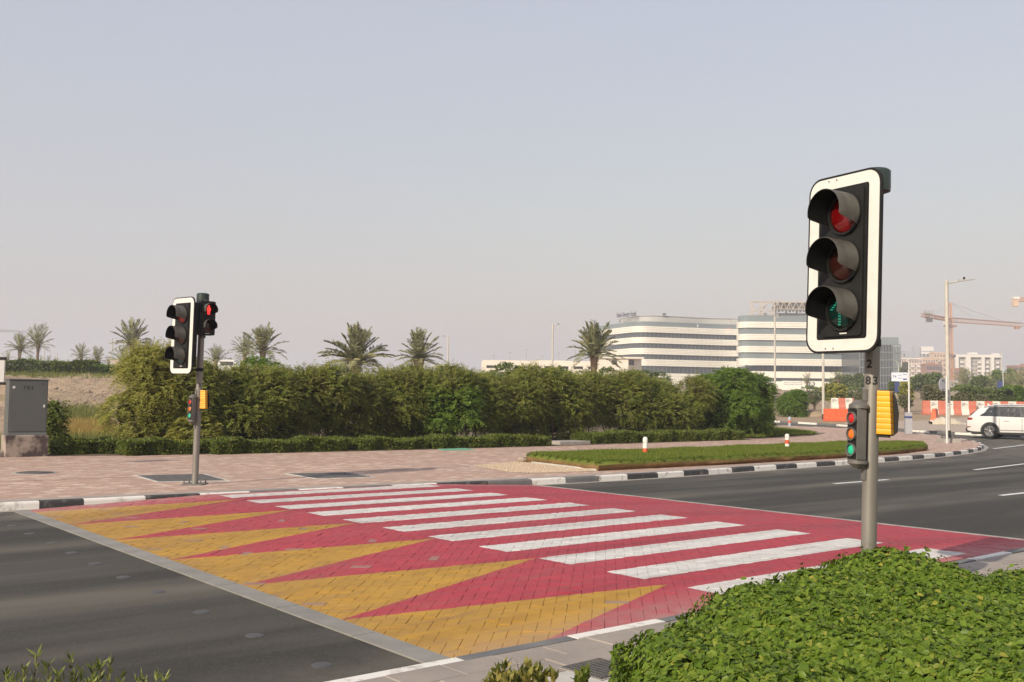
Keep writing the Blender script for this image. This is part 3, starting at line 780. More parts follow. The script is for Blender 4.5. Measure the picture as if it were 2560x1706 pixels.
    # ---- pedestrian head
    if ped is not None:
        Zp = Matrix.Rotation(ped, 4, 'Z'); px_ = .07; zp = 3.02
        mb = MB(); plate(mb, rrect(.29, .62, .03), px_, px_ + .17, zp, 0); ph = mb.build('pedestrian_head', MATS['black_plastic'], root, True, 30); ph.matrix_local = Zp
        MB().box(.0, px_ + .05, -.03, .03, zp - .36, zp - .31).build('head_bracket', MATS['grey_cast'], ph); MB().box(.0, px_ + .05, -.03, .03, zp + .31, zp + .34).build('head_bracket', MATS['grey_cast'], ph)
        for dz in (.145, -.145):
            o = disc_lens(.11, .02).build('lens', MATS['lens_amber_dark'], ph, True); o.matrix_local = Matrix.Translation((px_ + .17, 0, zp + dz))
            hm = hood(.118, .16); o = two_tone(hm.build('hood', MATS['hood_plastic'], ph, True, 50, fix=False), hm.inner); o.matrix_local = Matrix.Translation((px_ + .168, 0, zp + dz))
        mb = MB(); xx = px_ + .196
        mb.lathe([(.017, 0), (.017, .004), (0, .004)], 12, Matrix.Translation((xx, 0, zp + .215)) @ Matrix.Rotation(R(90), 4, 'Y'))
        for b_ in ((-.024, .024, .12, .195), (-.034, -.022, .125, .19), (.022, .034, .125, .19), (-.022, -.004, .065, .125), (.004, .022, .065, .125)):
            mb.box(xx, xx + .004, b_[0], b_[1], zp + b_[2], zp + b_[3])
        mb.build('standing_figure', MATS['led_red'], ph)
        mb = MB(); mb.box(px_ + .1705, px_ + .172, -.04, .04, zp - .285, zp - .275); mb.build('maker_plate', MATS['retro_white'], ph)
    return root
tc = math.atan2(-7.8, -2.75)
make_signal((2.76, 7.80, 0), 'near traffic signal with three hooded lamps, rising from the leafy hedge', R(-152), R(-160), R(-35), tilt=(R(.0), R(1.6)), head_off=.31, lat=-.02,
            digits=(('2', tc - R(22), 1.915), ('8', tc - R(28), 1.785), ('3', tc + R(24), 1.785)))
fx_, fy_, fz_ = on(487, 1212)
tcf = math.atan2(-fy_, -fx_)
make_signal((fx_, fy_, 0), 'far traffic signal with a lit red pedestrian figure, standing on the pink pavement', R(-131), R(-124), R(-10), tilt=(0, R(.7)), head_off=.36, ped=R(-48), lat=-.03, arrow=False,
            digits=(('8', tcf - R(80), 1.80), ('3', tcf + R(8), 1.80)), H=3.33)

# ================================================================== cabinets at the left
M('cabinet_grey', (.095, .10, .095), .5, (.082, .088, .083), 3)
M('cabinet_side', (.155, .165, .16), .5, (.135, .145, .14), 3)
M('panel_grey', (.52, .51, .50), .55, (.46, .45, .44), 3)
x, y, z = on(64, 1142)
cb = empty('signal_cabinet', (x, y, z), YAW, 'dark grey numbered control cabinet standing on a stained concrete plinth', 'cabinet')
MB().box(-.50, .50, -.12, .42, -.05, .55, bev=.02).build('plinth', MATS['concrete_stained'], cb)
body = MB().box(-.46, .46, -.06, .36, .55, 1.95, bev=.008).build('body', MATS['cabinet_grey'], cb)
MB().box(-.48, .48, -.085, .38, 1.95, 1.985, bev=.008).build('roof', MATS['cabinet_grey'], cb)
door = MB().box(-.435, .435, -.078, -.0605, .64, 1.93, bev=.004).build('door', MATS['cabinet_grey'], cb)
MB().box(-.46, .46, -.066, -.05, .55, .622).build('skirt', MATS['cabinet_side'], cb)
mb = MB(); mb.box(.355, .395, -.092, -.078, 1.26, 1.33); mb.build('lock', MATS['retro_white'], door)
mb = MB(); mb.box(-.39, -.33, -.0805, -.078, 1.74, 1.80); mb.build('sticker', MATS['retro_white'], door)
mb = MB(); mb.box(.30, .37, -.0805, -.078, 1.855, 1.868); mb.build('badge', MATS['ink'], door)
text_obj('number', '7 8 3', .115, 'ink', door, facing(Vector((-.02, -.0795, 1.755)), R(-90)), depth=.0008, bold=.003)
p = at(-26, 930, 21.5)
pn = empty('sign_board', (p.x, p.y, float(G(p.x, p.y))), R(8), 'pale grey board with black corner brackets cut by the left picture edge', 'sign')
MB().box(-.25, .305, -.03, .03, 1.83, 2.40, bev=.006).build('panel', MATS['panel_grey'], pn)
for zz in (1.79, 2.33): MB().prism([(.17, -.045), (.325, -.045), (.325, .045), (.17, .045)], zz, zz + .06).build('corner_bracket', MATS['black_plastic'], pn)
MB().cyl((-.3, .06, 0), (-.3, .06, 2.5), .03).build('post', MATS['galv_pole'], pn, True)

# ================================================================== bollards
M('bollard_red', (.62, .10, .04), .5, (.52, .08, .03), 8)
M('bollard_blue', (.36, .40, .46), .5, (.30, .34, .4), 8)
def bollard(px, py, label, dz=0.0, s=1.0, top='kerb_white', band='bollard_red', mid=False):
    x, y, z = on(px, py, dz); b_ = empty('bollard', (x, y, z - .02), 0, label, 'bollard', 'short round-topped bollards')
    if mid:
        MB().lathe([(.068 * s, .0), (.068 * s, .17 * s)], 20).build('base', MATS[top], b_, True)
        MB().lathe([(.0685 * s, .17 * s), (.0685 * s, .29 * s)], 20).build('band', MATS[band], b_, True)
        MB().lathe([(.068 * s, .29 * s), (.068 * s, .42 * s), (.06 * s, .455 * s), (.035 * s, .475 * s), (0, .48 * s)], 20).build('top', MATS[top], b_, True)
    else:
        MB().lathe([(.068 * s, 0), (.068 * s, .19 * s)], 20).build('band', MATS[band], b_, True)
        MB().lathe([(.0675 * s, .19 * s), (.067 * s, .42 * s), (.058 * s, .465 * s), (.034 * s, .488 * s), (0, .495 * s)], 20).build('top', MATS[top], b_, True)
bollard(1613, 1137, 'white bollard with a red foot at the middle of the lawn', dz=.20)
bollard(1968, 1122, 'white bollard with one red band near the lawn end, left of the near signal pole', dz=.20, mid=True)
bollard(1974, 1066, 'small grey bollard with an orange band by the side street kerb', s=1.25, top='bollard_blue', mid=True)

# ================================================================== vegetation helpers
leaf_mat('leaf_olive', [(0.098, 0.128, 0.018), (0.145, 0.18, 0.027), (0.198, 0.225, 0.04), (0.29, 0.278, 0.07)], patchcol=(.12, .075, .035), patch=.4)
leaf_mat('leaf_green', [(0.06, 0.115, 0.012), (0.095, 0.165, 0.019), (0.13, 0.205, 0.028), (0.175, 0.23, 0.045)])
leaf_mat('leaf_willow', [(0.2, 0.21, 0.032), (0.25, 0.255, 0.046), (0.31, 0.3, 0.068), (0.38, 0.35, 0.105)], trans=.4)
leaf_mat('leaf_clipped', [(0.055, 0.085, 0.013), (0.09, 0.125, 0.019), (0.13, 0.165, 0.028), (0.19, 0.2, 0.042)])
leaf_mat('leaf_near', [(0.072, 0.122, 0.011), (0.104, 0.168, 0.016), (0.136, 0.203, 0.022), (0.175, 0.232, 0.03), (0.31, 0.29, 0.048)], trans=.3, rough=.42)
leaf_mat('leaf_yellowish', [(.07, .085, .02), (.14, .15, .035), (.25, .23, .06), (.36, .30, .09)])
leaf_mat('leaf_tips', [(0.039, 0.058, 0.016), (0.091, 0.117, 0.026), (0.208, 0.247, 0.065), (0.338, 0.364, 0.117)])
leaf_mat('leaf_palm', [(0.11, 0.125, 0.055), (0.16, 0.173, 0.08), (0.225, 0.23, 0.11), (0.32, 0.28, 0.14)], trans=.2)
leaf_mat('leaf_far', [(0.056, 0.088, 0.026), (0.096, 0.136, 0.038), (0.144, 0.184, 0.054), (0.192, 0.224, 0.08)])
leaf_mat('leaf_grey', [(.08, .085, .045), (.13, .13, .07), (.19, .18, .10), (.25, .23, .14)])
leaf_mat('grass_lawn', [(0.085, 0.125, 0.014), (0.12, 0.17, 0.02), (0.16, 0.21, 0.03), (0.22, 0.235, 0.045)], patchcol=(.19, .16, .05), patch=.3)
leaf_mat('grass_dry', [(0.26, 0.18, 0.06), (0.36, 0.25, 0.085), (0.46, 0.32, 0.12), (0.3, 0.24, 0.08)])
leaf_mat('grass_wild', [(0.065, 0.098, 0.023), (0.117, 0.15, 0.036), (0.195, 0.208, 0.058), (0.312, 0.273, 0.104)])
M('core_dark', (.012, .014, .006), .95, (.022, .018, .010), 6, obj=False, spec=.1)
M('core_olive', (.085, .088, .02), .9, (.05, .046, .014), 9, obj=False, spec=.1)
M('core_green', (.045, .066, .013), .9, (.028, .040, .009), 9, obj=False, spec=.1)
M('bark', (.10, .07, .045), .9, (.055, .04, .028), 8, bump=.5)
M('palm_bark', (.20, .135, .085), .92, (.10, .065, .04), 7, bump=.8, bsc=12)
UP = np.array([0, 0, 1.0]); SUNV = np.array([-.53, -.71, .47])        # leaves turn their faces to the light
def unit(a): return a / np.maximum(np.linalg.norm(a, axis=-1, keepdims=True), 1e-9)
def quads(P, ax, nr, ln, wd, droop=.15):
    ax = unit(ax); b_ = unit(np.cross(ax, nr)); nr = np.cross(b_, ax); ln = np.asarray(ln).reshape(-1, 1); wd = np.asarray(wd).reshape(-1, 1)
    v0 = P; v1 = P + ax * ln * .45 + b_ * wd * .5; v2 = P + ax * ln - nr * ln * droop; v3 = P + ax * ln * .45 - b_ * wd * .5
    V = np.stack([v0, v1, v2, v3], 1).reshape(-1, 3); F = np.arange(len(V)).reshape(-1, 4); return V, F
def sample_clumps(C, n, shell=.22, inner=.86, lowcut=-.75):
    C = np.asarray(C, float); wgt = (C[:, 3] * C[:, 5] + C[:, 4] * C[:, 5] + C[:, 3] * C[:, 4]); wgt /= wgt.sum()
    Ps = []; Ds = []; tot = 0
    while tot < n:
        k = rng.choice(len(C), n, p=wgt); d = unit(rng.normal(size=(n, 3)))
        d[:, 2] = np.where(d[:, 2] < lowcut, -d[:, 2], d[:, 2])
        rad = 1 - np.abs(rng.normal(size=(n, 1))) * shell * .6 + rng.normal(size=(n, 1)) * .05
        P = C[k, :3] + d * C[k, 3:6] * rad
        keep = np.ones(n, bool)
        for c in C:
            q = np.linalg.norm((P - c[:3]) / c[3:6], axis=1); keep &= q > inner - rng.random(n) * .25
        keep &= P[:, 2] > 0.02 + C[:, 2].min() * 0
        Ps.append(P[keep]); Ds.append(unit(d[keep] / C[k[keep], 3:6])); tot += keep.sum()
        if len(Ps) > 30: break
    return np.concatenate(Ps)[:n], np.concatenate(Ds)[:n]
def spray_geo(P, D, L=.34, pairs=5, leaf=.10, wid=.034, droop=.5, up=.15):
    n = len(P); ax = unit(D * .75 + rng.normal(size=(n, 3)) * .45 + UP * up); L_ = L * rng.uniform(.6, 1.25, (n, 1))
    sd_ = unit(np.cross(ax, UP + rng.normal(size=(n, 3)) * .25)); V = []; rn = []; base = rng.random(n)
    for k in range(pairs):
        t = (k + .7) / pairs; p = P + ax * L_ * t - UP * droop * L_ * t * t
        for s_ in (-1, 1):
            la = sd_ * s_ * .85 + ax * .55 - UP * .25 + rng.normal(size=(n, 3)) * .12
            v, _ = quads(p, la, UP * .35 + D * .25 + SUNV * .75 + rng.normal(size=(n, 3)) * .42, leaf * rng.uniform(.7, 1.2, n) * (1.1 - .4 * t), wid * rng.uniform(.8, 1.2, n)); V.append(v)
            rn.append(np.clip(base * .75 + rng.random(n) * .3, 0, 1))
    V = np.concatenate(V); return V, np.arange(len(V)).reshape(-1, 4), np.concatenate(rn)
def leaf_geo(P, D, leaf=.06, wid=.04, spread=.7, up=.5):
    n = len(P); ax = unit(D + rng.normal(size=(n, 3)) * spread); nr = unit(D * .45 + UP * up * .7 + SUNV * .5 + rng.normal(size=(n, 3)) * .45)
    V, F = quads(P, ax, nr, leaf * rng.uniform(.6, 1.3, n), wid * rng.uniform(.7, 1.2, n)); return V, F, rng.random(n)
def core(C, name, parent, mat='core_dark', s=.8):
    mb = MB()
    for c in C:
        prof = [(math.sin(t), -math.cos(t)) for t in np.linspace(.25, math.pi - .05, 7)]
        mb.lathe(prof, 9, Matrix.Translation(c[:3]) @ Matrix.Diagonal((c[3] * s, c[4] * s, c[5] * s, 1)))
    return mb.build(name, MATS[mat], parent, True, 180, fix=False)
def stems(pts, parent, r=.03, n=6, name='stem', mat='bark'):
    for p0, p1 in pts:
        p0, p1 = Vector(p0), Vector(p1); mid = (p0 + p1) / 2 + Vector((random.uniform(-.1, .1), random.uniform(-.1, .1), .05))
        MB().tube([p0, mid, p1], [r, r * .75, r * .4], n).build(name, MATS[mat], parent, True)
def shrub(name, loc, label, cat, C, n, mat, mode='spray', group=None, corec='core_dark', cs=.8, nstem=4, stem_r=.03, lowcut=-.75, wisps=0, **kw):
    root = empty(name, loc, 0, label, cat, group)
    P, D = sample_clumps(C, n, lowcut=lowcut)
    V, F, rn = (spray_geo if mode == 'spray' else leaf_geo)(P, D, **kw)
    if wisps:
        top = P[P[:, 2] > np.quantile(P[:, 2], .80)]; wp = top[rng.choice(len(top), wisps)]; wd_ = np.tile(UP, (wisps, 1)) + rng.normal(size=(wisps, 3)) * .35
        V2, F2, r2 = spray_geo(wp, wd_, L=.55, pairs=7, leaf=.10, wid=.030, droop=.25, up=.8); F = np.concatenate([F, F2 + len(V)]); V = np.concatenate([V, V2]); rn = np.concatenate([rn, np.clip(r2 + .25, 0, 1)])
    fast('foliage', V, F, mat, root, rn)
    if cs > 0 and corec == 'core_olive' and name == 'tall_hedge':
        core([c for c in C if c[2] > 1.0], 'inner_foliage', root, corec, cs); core([c for c in C if c[2] <= 1.0], 'painted_shade_core', root, 'core_dark', cs)['kind'] = 'stuff'  # low cores near-black: shade at the hedge foot painted into the colour
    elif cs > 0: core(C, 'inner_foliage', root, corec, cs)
    C = sorted(C, key=lambda c: c[2]); idx = np.linspace(0, len(C) - 1, nstem).astype(int) if nstem else []
    stems([((C[i][0] * .85 + random.uniform(-.1, .1), C[i][1] * .85, -.03), (C[i][0], C[i][1], C[i][2])) for i in idx], root, stem_r)
    return root

# ------------------------------------------------------------------ planting bed and the earth bank at the left
bed_poly = [W(-34, 27.8), W(7, 27.75), W(10, 27.0), W(13, 26.5), W(18, 26.25), W(25, 26.3), W(35, 26.9), W(42, 28.1), W(45.5, 29.6), (14.5, 55), (8, 61), (-6, 67), (-20, 60), W(-34, 38)]
sheet('planting_bed', bed_poly, .012, 'soil')
bx_ = np.r_[np.linspace(-150, -46, 26)[:-1], np.linspace(-46, 6, 170)]; by_ = np.r_[np.linspace(27, 84, 170)[:-1], np.linspace(84, 150, 26)]
XX, YY = np.meshgrid(bx_, by_); ZZ = G(XX, YY) + BUMP(XX, YY) - .06
nzv = np.array([[mnoise.fractal(Vector((x * .22, y * .22, 0)), 1.0, 2.0, 5) for x in bx_] for y in by_])
lump = np.array([[mnoise.turbulence(Vector((x * .9, y * .9, 3)), 4, True) for x in bx_] for y in by_])
ZZ += (nzv * .34 + (lump - .5) * .30) * sstep(.12, .9, BUMP(XX, YY))
idx = np.arange(XX.size).reshape(XX.shape)
Fm = np.stack([idx[:-1, :-1], idx[:-1, 1:], idx[1:, 1:], idx[1:, :-1]], -1).reshape(-1, 4)
tag(fast('sand_bank', np.stack([XX, YY, ZZ], -1).reshape(-1, 3), Fm, 'sand', smooth=True), kind='structure')
def bankz(x, y):
    return float(G(x, y) + BUMP(x, y) - .06)
# loose stones on the bank
mb = MB()
for i in range(420):
    px, py = random.uniform(95, 300), random.uniform(945, 1030); X_, Y_, z = on(px, py, -.06, True)
    s_ = random.uniform(.03, .11) * (1.6 if random.random() < .08 else 1)
    mb.lathe([(s_ * .7, -s_ * .3), (s_, s_ * .1), (s_ * .6, s_ * .6), (0, s_ * .75)], 6, Matrix.Translation((X_, Y_, z)) @ Matrix.Rotation(random.uniform(0, 6), 4, 'Z') @ Matrix.Diagonal((1, random.uniform(.6, 1.3), random.uniform(.6, 1), 1)))
M('stone', (.34, .27, .20), .9, (.22, .17, .12), 5, obj=False)
tag(mb.build('stones', MATS['stone'], fix=False), 'loose stones and clods scattered over the sandy bank', 'stones', kind='stuff')

def grass(name, pts, mat, h, wd, label, cat='grass', lean=.35, smooth=False):
    """pts: (n,3) roots"""
    P = np.asarray(pts); n = len(P); a = rng.uniform(0, 2 * np.pi, n); hh = h * rng.uniform(.5, 1.25, n)
    d = np.stack([np.cos(a), np.sin(a), np.zeros(n)], 1); t = unit(UP + rng.normal(size=(n, 3)) * lean)
    v0 = P - d * wd / 2; v1 = P + d * wd / 2; v2 = P + t * hh[:, None]
    V = np.stack([v0, v1, v2], 1).reshape(-1, 3); F = np.arange(len(V)).reshape(-1, 3)
    return tag(fast(name, V, F, mat, None, rng.random(n)), label, cat, kind='stuff')
# wild grass at the foot of the bank, dry patch, green verge on the crest
pts = []
for i in range(16000):
    u, v = random.uniform(5.5, 13), random.uniform(30.6, 35); x, y = W(u, v)
    pts.append((x, y, bankz(x, y)))
grass('wild_grass', pts, 'grass_wild', .42, .02, 'rough green and yellow grass between the cabinet and the willowy shrub')
pts = []
while len(pts) < 6000:
    px, py = random.gauss(205, 45), random.gauss(1078, 9); x, y, z = on(px, py, -.06, True)
    if 24 < y < 60: pts.append((x, y, z))
grass('dry_grass', pts, 'grass_dry', .38, .02, 'patch of dry straw coloured grass behind the low hedge')
pts = []
while len(pts) < 5000:
    px, py = random.gauss(195, 45), random.gauss(1042, 11); x, y, z = on(px, py, -.06, True)
    if 24 < y < 60: pts.append((x, y, z))
grass('bank_grass', pts, 'grass_wild', .30, .025, 'loose green grass at the foot of the sandy bank, above the straw coloured patch')
pts = []
for i in range(9000):
    x, y = random.uniform(-52, -22), random.uniform(72, 92); pts.append((x, y, bankz(x, y)))
grass('verge_grass', pts, 'grass_wild', .5, .05, 'thin green grass along the top of the sandy bank')

# ------------------------------------------------------------------ low clipped hedges along the pavement
def low_hedge(u0, u1, v0, v1, h, label, n):
    uc, vc = (u0 + u1) / 2, (v0 + v1) / 2; x, y = W(uc, vc); root = empty('low_hedge', (x, y, float(G(x, y))), YAW, label, 'hedge', 'low clipped hedges along the pavement')
    L, D_ = (u1 - u0) / 2, (v1 - v0) / 2
    def hgt(a, b_): return h * (1 + .14 * math.sin(a * 2.1 + u0) + .11 * math.sin(a * 5.3 + b_ * 4 + u0 * 3) + .05 * math.sin(a * 11 + u0))
    P = []; D = []
    for i in range(n):
        a = random.uniform(-L, L); r_ = random.random(); hh = hgt(a, 0); inw = .05 * math.sin(a * 3.7 + u0) + .03 * math.sin(a * 9)
        if r_ < .5: P.append((a, random.uniform(-D_, D_), hh - abs(random.gauss(0, .035)))); D.append((0, 0, 1))
        elif r_ < .9: P.append((a, -D_ + inw + abs(random.gauss(0, .04)), random.uniform(.02, hh))); D.append((0, -1, .25))
        else: s_ = random.choice((-1, 1)); P.append((s_ * L, random.uniform(-D_, D_), random.uniform(.02, hh))); D.append((s_, 0, .3))
    V, F, rn = leaf_geo(np.array(P), np.array(D, float), .085, .055)
    fast('foliage', V, F, 'leaf_clipped', root, rn)
    mb = MB(); k = max(3, int(L * 4)); xs = np.linspace(-L + .05, L - .05, k)
    vv = []; ff = []
    for q in xs:
        hh = hgt(q, 0) - .06; vv += [(q, -D_ + .09, 0), (q, -D_ + .10, hh), (q, D_ - .08, hh), (q, D_ - .06, 0)]
    for i in range(k - 1):
        for j in range(3): ff.append((i * 4 + j, i * 4 + j + 1, i * 4 + 5 + j, i * 4 + 4 + j))
    ff += [(0, 1, 2, 3), tuple((k - 1) * 4 + j for j in range(4))]
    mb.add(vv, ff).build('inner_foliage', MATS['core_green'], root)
low_hedge(7.6, 9.2, 27.85, 28.7, .32, 'low dark hedge right beside the cabinet plinth', 4200)
low_hedge(9.1, 11.3, 26.95, 28.0, .33, 'low hedge behind the far signal pole', 6500)
low_hedge(11.4, 15.5, 26.55, 27.5, .33, 'clipped low hedge just right of the far signal pole, ending at the bare gap', 12000)
low_hedge(15.95, 18.4, 26.45, 27.4, .31, 'clipped low hedge between the bare gap and the green cover', 7000)
low_hedge(18.6, 23.6, 26.4, 27.3, .32, 'clipped low hedge between the green cover and the concrete slab', 12000)
low_hedge(25.9, 35.0, 26.75, 27.75, .36, 'long clipped low hedge behind the lawn and the concrete slab', 19000)

# ------------------------------------------------------------------ tall loose hedge and shrubs behind
def hedge_clumps(u0, u1, v0, v1, h, n, seed, origin):
    rs = random.Random(seed); C = []
    for i in range(n):
        u = u0 + (u1 - u0) * (i + rs.random()) / n
        for lvl in range(3):
            if lvl == 0 and rs.random() < .5: continue
            v = rs.uniform(v0 + (.75 if lvl == 0 else 0), v1); x, y = W(u + rs.uniform(-.3, .3), v); r_ = rs.uniform(.5, .85)
            hh = h * (1 + .07 * math.sin(u * 1.3) + rs.uniform(-.05, .05))
            z = [.62, 1.25, hh - r_ * .72][lvl] + rs.uniform(-.15, .15)
            C.append((x - origin[0], y - origin[1], z, r_ * 1.15, r_ * 1.0, r_ * (.8 if lvl else .62)))
    return C
segs = [(11.2, 15.2, 'tall olive green hedge section nearest the willowy shrub', 2.28), (15.2, 19.4, 'tall hedge section with a brown bare patch, under the two big palms', 2.25), (19.4, 24.2, 'tall hedge section with bright green shoots, in the middle of the row', 2.38),
        (24.2, 29.2, 'tall hedge section in front of the white car park building', 2.42), (29.2, 34.2, 'tall dark hedge section just left of the big bright shrub', 2.34)]
for i, (u0, u1, lab, h) in enumerate(segs):
    o = W((u0 + u1) / 2, 29.3); C = hedge_clumps(u0, u1, 28.6, 30.2, h, int((u1 - u0) * 2.5), 11 + i, o)
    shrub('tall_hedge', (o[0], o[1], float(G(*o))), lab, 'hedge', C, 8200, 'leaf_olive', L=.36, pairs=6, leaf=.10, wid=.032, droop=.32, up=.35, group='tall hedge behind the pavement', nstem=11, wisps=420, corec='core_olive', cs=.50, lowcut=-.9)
# bright green shoots in front of the middle section
o = W(20.4, 28.2); C = [(random.uniform(-.8, .8), random.uniform(-.2, .3), random.uniform(.6, 1.7), .38, .3, .3) for _ in range(11)]
shrub('green_shrub', (o[0], o[1], float(G(*o))), 'bright green leafy shoots growing out in front of the tall hedge', 'shrub', C, 900, 'leaf_green', L=.34, pairs=6, leaf=.12, wid=.045, droop=.4, cs=.55, nstem=5, group=None)
# willowy yellow green shrub at the left
o = W(11.0, 29.6); C = []
for i in range(26):
    a, r_ = random.uniform(0, 6.28), random.uniform(0, 1.25); z = random.uniform(.5, 2.5); k_ = (1 - .28 * z / 2.6)
    C.append((r_ * math.cos(a) * k_ * 1.15, r_ * math.sin(a) * k_, z, .58, .58, .48))
C += [(1.2, -.6, .5, .6, .6, .5)]
shrub('willowy_shrub', (o[0], o[1], float(G(*o))), 'tall airy yellow green shrub with drooping twigs behind the far signal', 'shrub', C, 4200, 'leaf_willow', L=.42, pairs=7, leaf=.11, wid=.026, droop=.75, up=.45, corec='core_olive', cs=.5, nstem=8, wisps=500)
o = W(7.72, 29.0); C = [(random.uniform(-.15, .15), random.uniform(-.2, .2), random.uniform(.3, 1.35), .16, .16, .22) for _ in range(8)]
shrub('small_shrub', (o[0], o[1], float(G(*o))), 'small dark green shrub poking out right behind the cabinet', 'shrub', C, 420, 'leaf_clipped', L=.3, pairs=5, leaf=.10, wid=.035, cs=.4, nstem=4)
# big rounded bright shrub at the right end
o = W(37.4, 29.6); C = []
for i in range(44):
    a, r_ = random.uniform(0, 6.28), math.sqrt(random.random()) * 2.0; z = random.uniform(.45, 2.7)
    k_ = math.sqrt(max(.08, 1 - (z / 3.5) ** 2)); q_ = random.uniform(.5, .85); C.append((r_ * math.cos(a) * k_ * 1.1, r_ * math.sin(a) * k_, z, q_, q_, q_ * .75))
shrub('rounded_shrub', (o[0], o[1], float(G(*o))), 'big rounded bright green shrub closing the right end of the tall hedge', 'shrub', C, 9000, 'leaf_green', L=.34, pairs=6, leaf=.105, wid=.040, droop=.45, corec='core_green', cs=.7, nstem=7)
o = W(39.6, 30.6); C = [(random.uniform(-.9, .9), random.uniform(-.9, .9), random.uniform(.5, 2.2), .75, .75, .65) for _ in range(16)]
shrub('rounded_shrub', (o[0], o[1], float(G(*o))), 'darker shrub tucked behind the right side of the big bright one', 'shrub', C, 3200, 'leaf_green', L=.34, pairs=6, leaf=.12, wid=.046, droop=.45, cs=.82, nstem=4)
x, y, z = on(1980, 1042)
C = [(random.uniform(-.55, .55), random.uniform(-.6, .6), random.uniform(.4, 1.6), .62, .62, .55) for _ in range(16)]
shrub('round_bush', (x, y, z), 'round bush standing on its own by the side street kerb', 'bush', C, 2600, 'leaf_green', L=.3, pairs=5, leaf=.13, wid=.05, cs=.85, nstem=3)
# leafy tufts sticking up behind the hedge top
for px, py, Yd, lab in ((600, 935, 36, 'bright leafy bush poking up behind the hedge near the white van'), (1255, 935, 52, 'feathery bush tops rising behind the hedge, left of the lamp post'), (1420, 935, 62, 'grey green bush behind the hedge at the car park wall'),
                        (1510, 938, 66, 'olive bush behind the hedge under the tall palm'), (1600, 945, 70, 'brownish bush behind the hedge below the hospital')):
    p = at(px, py, Yd); gz = float(G(p.x, p.y)); hh = p.z - gz
    C = [(random.gauss(0, .9), random.gauss(0, .6), random.uniform(.5, .95) * hh, .7, .7, .6) for _ in range(10)]
    shrub('background_bush', (p.x, p.y, gz), lab, 'bush', C, 1300, 'leaf_far' if px != 600 else 'leaf_green', L=.4, pairs=5, leaf=.16, wid=.06, cs=.45, nstem=2)

# ------------------------------------------------------------------ lawn and gravel
lawn_uv = [(16.3, 16.6), (17, 16.6), (20, 16.6), (24, 16.7), (28, 16.95), (31, 17.35), (34, 18.1), (35.4, 18.95), (35.2, 19.8), (33, 20.6), (28, 20.3), (23, 19.95), (19.5, 20.0), (17.6, 20.2), (16.95, 19.8)]
lawn_xy = [W(*q) for q in lawn_uv]
def inside(p, poly):
    c = False; j = len(poly) - 1
    for i in range(len(poly)):
        if (poly[i][1] > p[1]) != (poly[j][1] > p[1]) and p[0] < (poly[j][0] - poly[i][0]) * (p[1] - poly[i][1]) / (poly[j][1] - poly[i][1]) + poly[i][0]: c = not c
        j = i
    return c
def mat_lawn():
    mt, nt, b = _new('lawn_turf'); k = N(nt); p = k.pos(); z = k.n('ShaderNodeSeparateXYZ', i={0: p}).outputs[2]
    n1 = k.noise(p, 3, 5, .7)
    f = k.rng(k.math('ADD', z, k.math('MULTIPLY', k.math('SUBTRACT', n1, .5), .14)), .08, .19)
    g_ = k.mix(k.rng(n1, .3, .7), (.09, .135, .018), (.12, .155, .026)); br = k.mix(k.rng(n1, .35, .65), (.24, .145, .065), (.15, .085, .038))
    nt.links.new(k.mix(f, br, g_), b.inputs['Base Color']); b.inputs['Roughness'].default_value = .95; b.inputs['Specular IOR Level'].default_value = .1
    k.bump(k.noise(p, 30, 4), .8, .03, b)
mat_lawn()
dens = []
for i in range(len(lawn_uv)):
    a, b_ = np.array(lawn_uv[i]), np.array(lawn_uv[(i + 1) % len(lawn_uv)]); k = max(1, int(np.linalg.norm(b_ - a) / .35))
    for j in range(k): dens.append(a + (b_ - a) * j / k)
dens = np.array(dens); cen = dens.mean(0)
rings = []
for f_, z in ((1.0, -.01), (1.012, .06), (1.012, .14), (1.0, .20), (.985, .225)):
    out = []
    for i, q in enumerate(dens):
        t = dens[(i + 1) % len(dens)] - dens[i - 1]; n2 = np.array([t[1], -t[0]]) / np.linalg.norm(t)
        e = q + n2 * ((f_ - 1) * 6 + random.uniform(-.035, .035)); x, y = W(*e); out.append((x, y, float(G(x, y)) + z + random.uniform(-.012, .012)))
    rings.append(out)
mb = MB(); nD = len(dens); vv = [p for r_ in rings for p in r_]; ff = []
for k in range(4):
    for i in range(nD): j = (i + 1) % nD; ff.append((k * nD + i, k * nD + j, (k + 1) * nD + j, (k + 1) * nD + i))
ff.append(tuple(4 * nD + i for i in range(nD))); mb.add(vv, ff)
turf = mb.build('lawn', MATS['lawn_turf'], smooth=True, angle=60); turf['kind'] = 'structure'
pts = []
us_all = (15.9, 36.6)
while len(pts) < 110000:
    u, v = random.uniform(*us_all), random.uniform(16.5, 23.2)
    if inside((u, v), lawn_uv): x, y = W(u, v); pts.append((x, y, .215 + .012 * math.sin(u * 2) + float(G(x, y))))
for i in range(14000):
    k = random.randrange(nD); q = dens[k]; u, v = q + rng.normal(size=2) * .03; x, y = W(u, v); pts.append((x, y, random.uniform(.11, .215)))
grass('lawn_grass', pts, 'grass_lawn', .075, .016, 'thick green grass of the raised lawn behind the striped kerb', lean=.5)
grav = [W(14.9, 19.4), W(14.2, 17.2), W(14.6, 16.75), W(16.1, 16.5), W(16.3, 16.75), W(16.72, 19.5), W(16.6, 19.9)]
sheet('gravel_bed', grav, .006, 'gravel')
mb = MB()
for i in range(5200):
    while True:
        u, v = random.uniform(14.1, 16.8), random.uniform(16.4, 20)
        x, y = W(u, v)
        if inside((x, y), grav): break
    s_ = random.uniform(.012, .028); mb.add([(x - s_, y, .006), (x, y - s_, .006), (x + s_, y, .008), (x, y + s_, .006), (x + s_ * .2, y, .006 + s_ * random.uniform(.7, 1.2))], [(0, 1, 4), (1, 2, 4), (2, 3, 4), (3, 0, 4)])
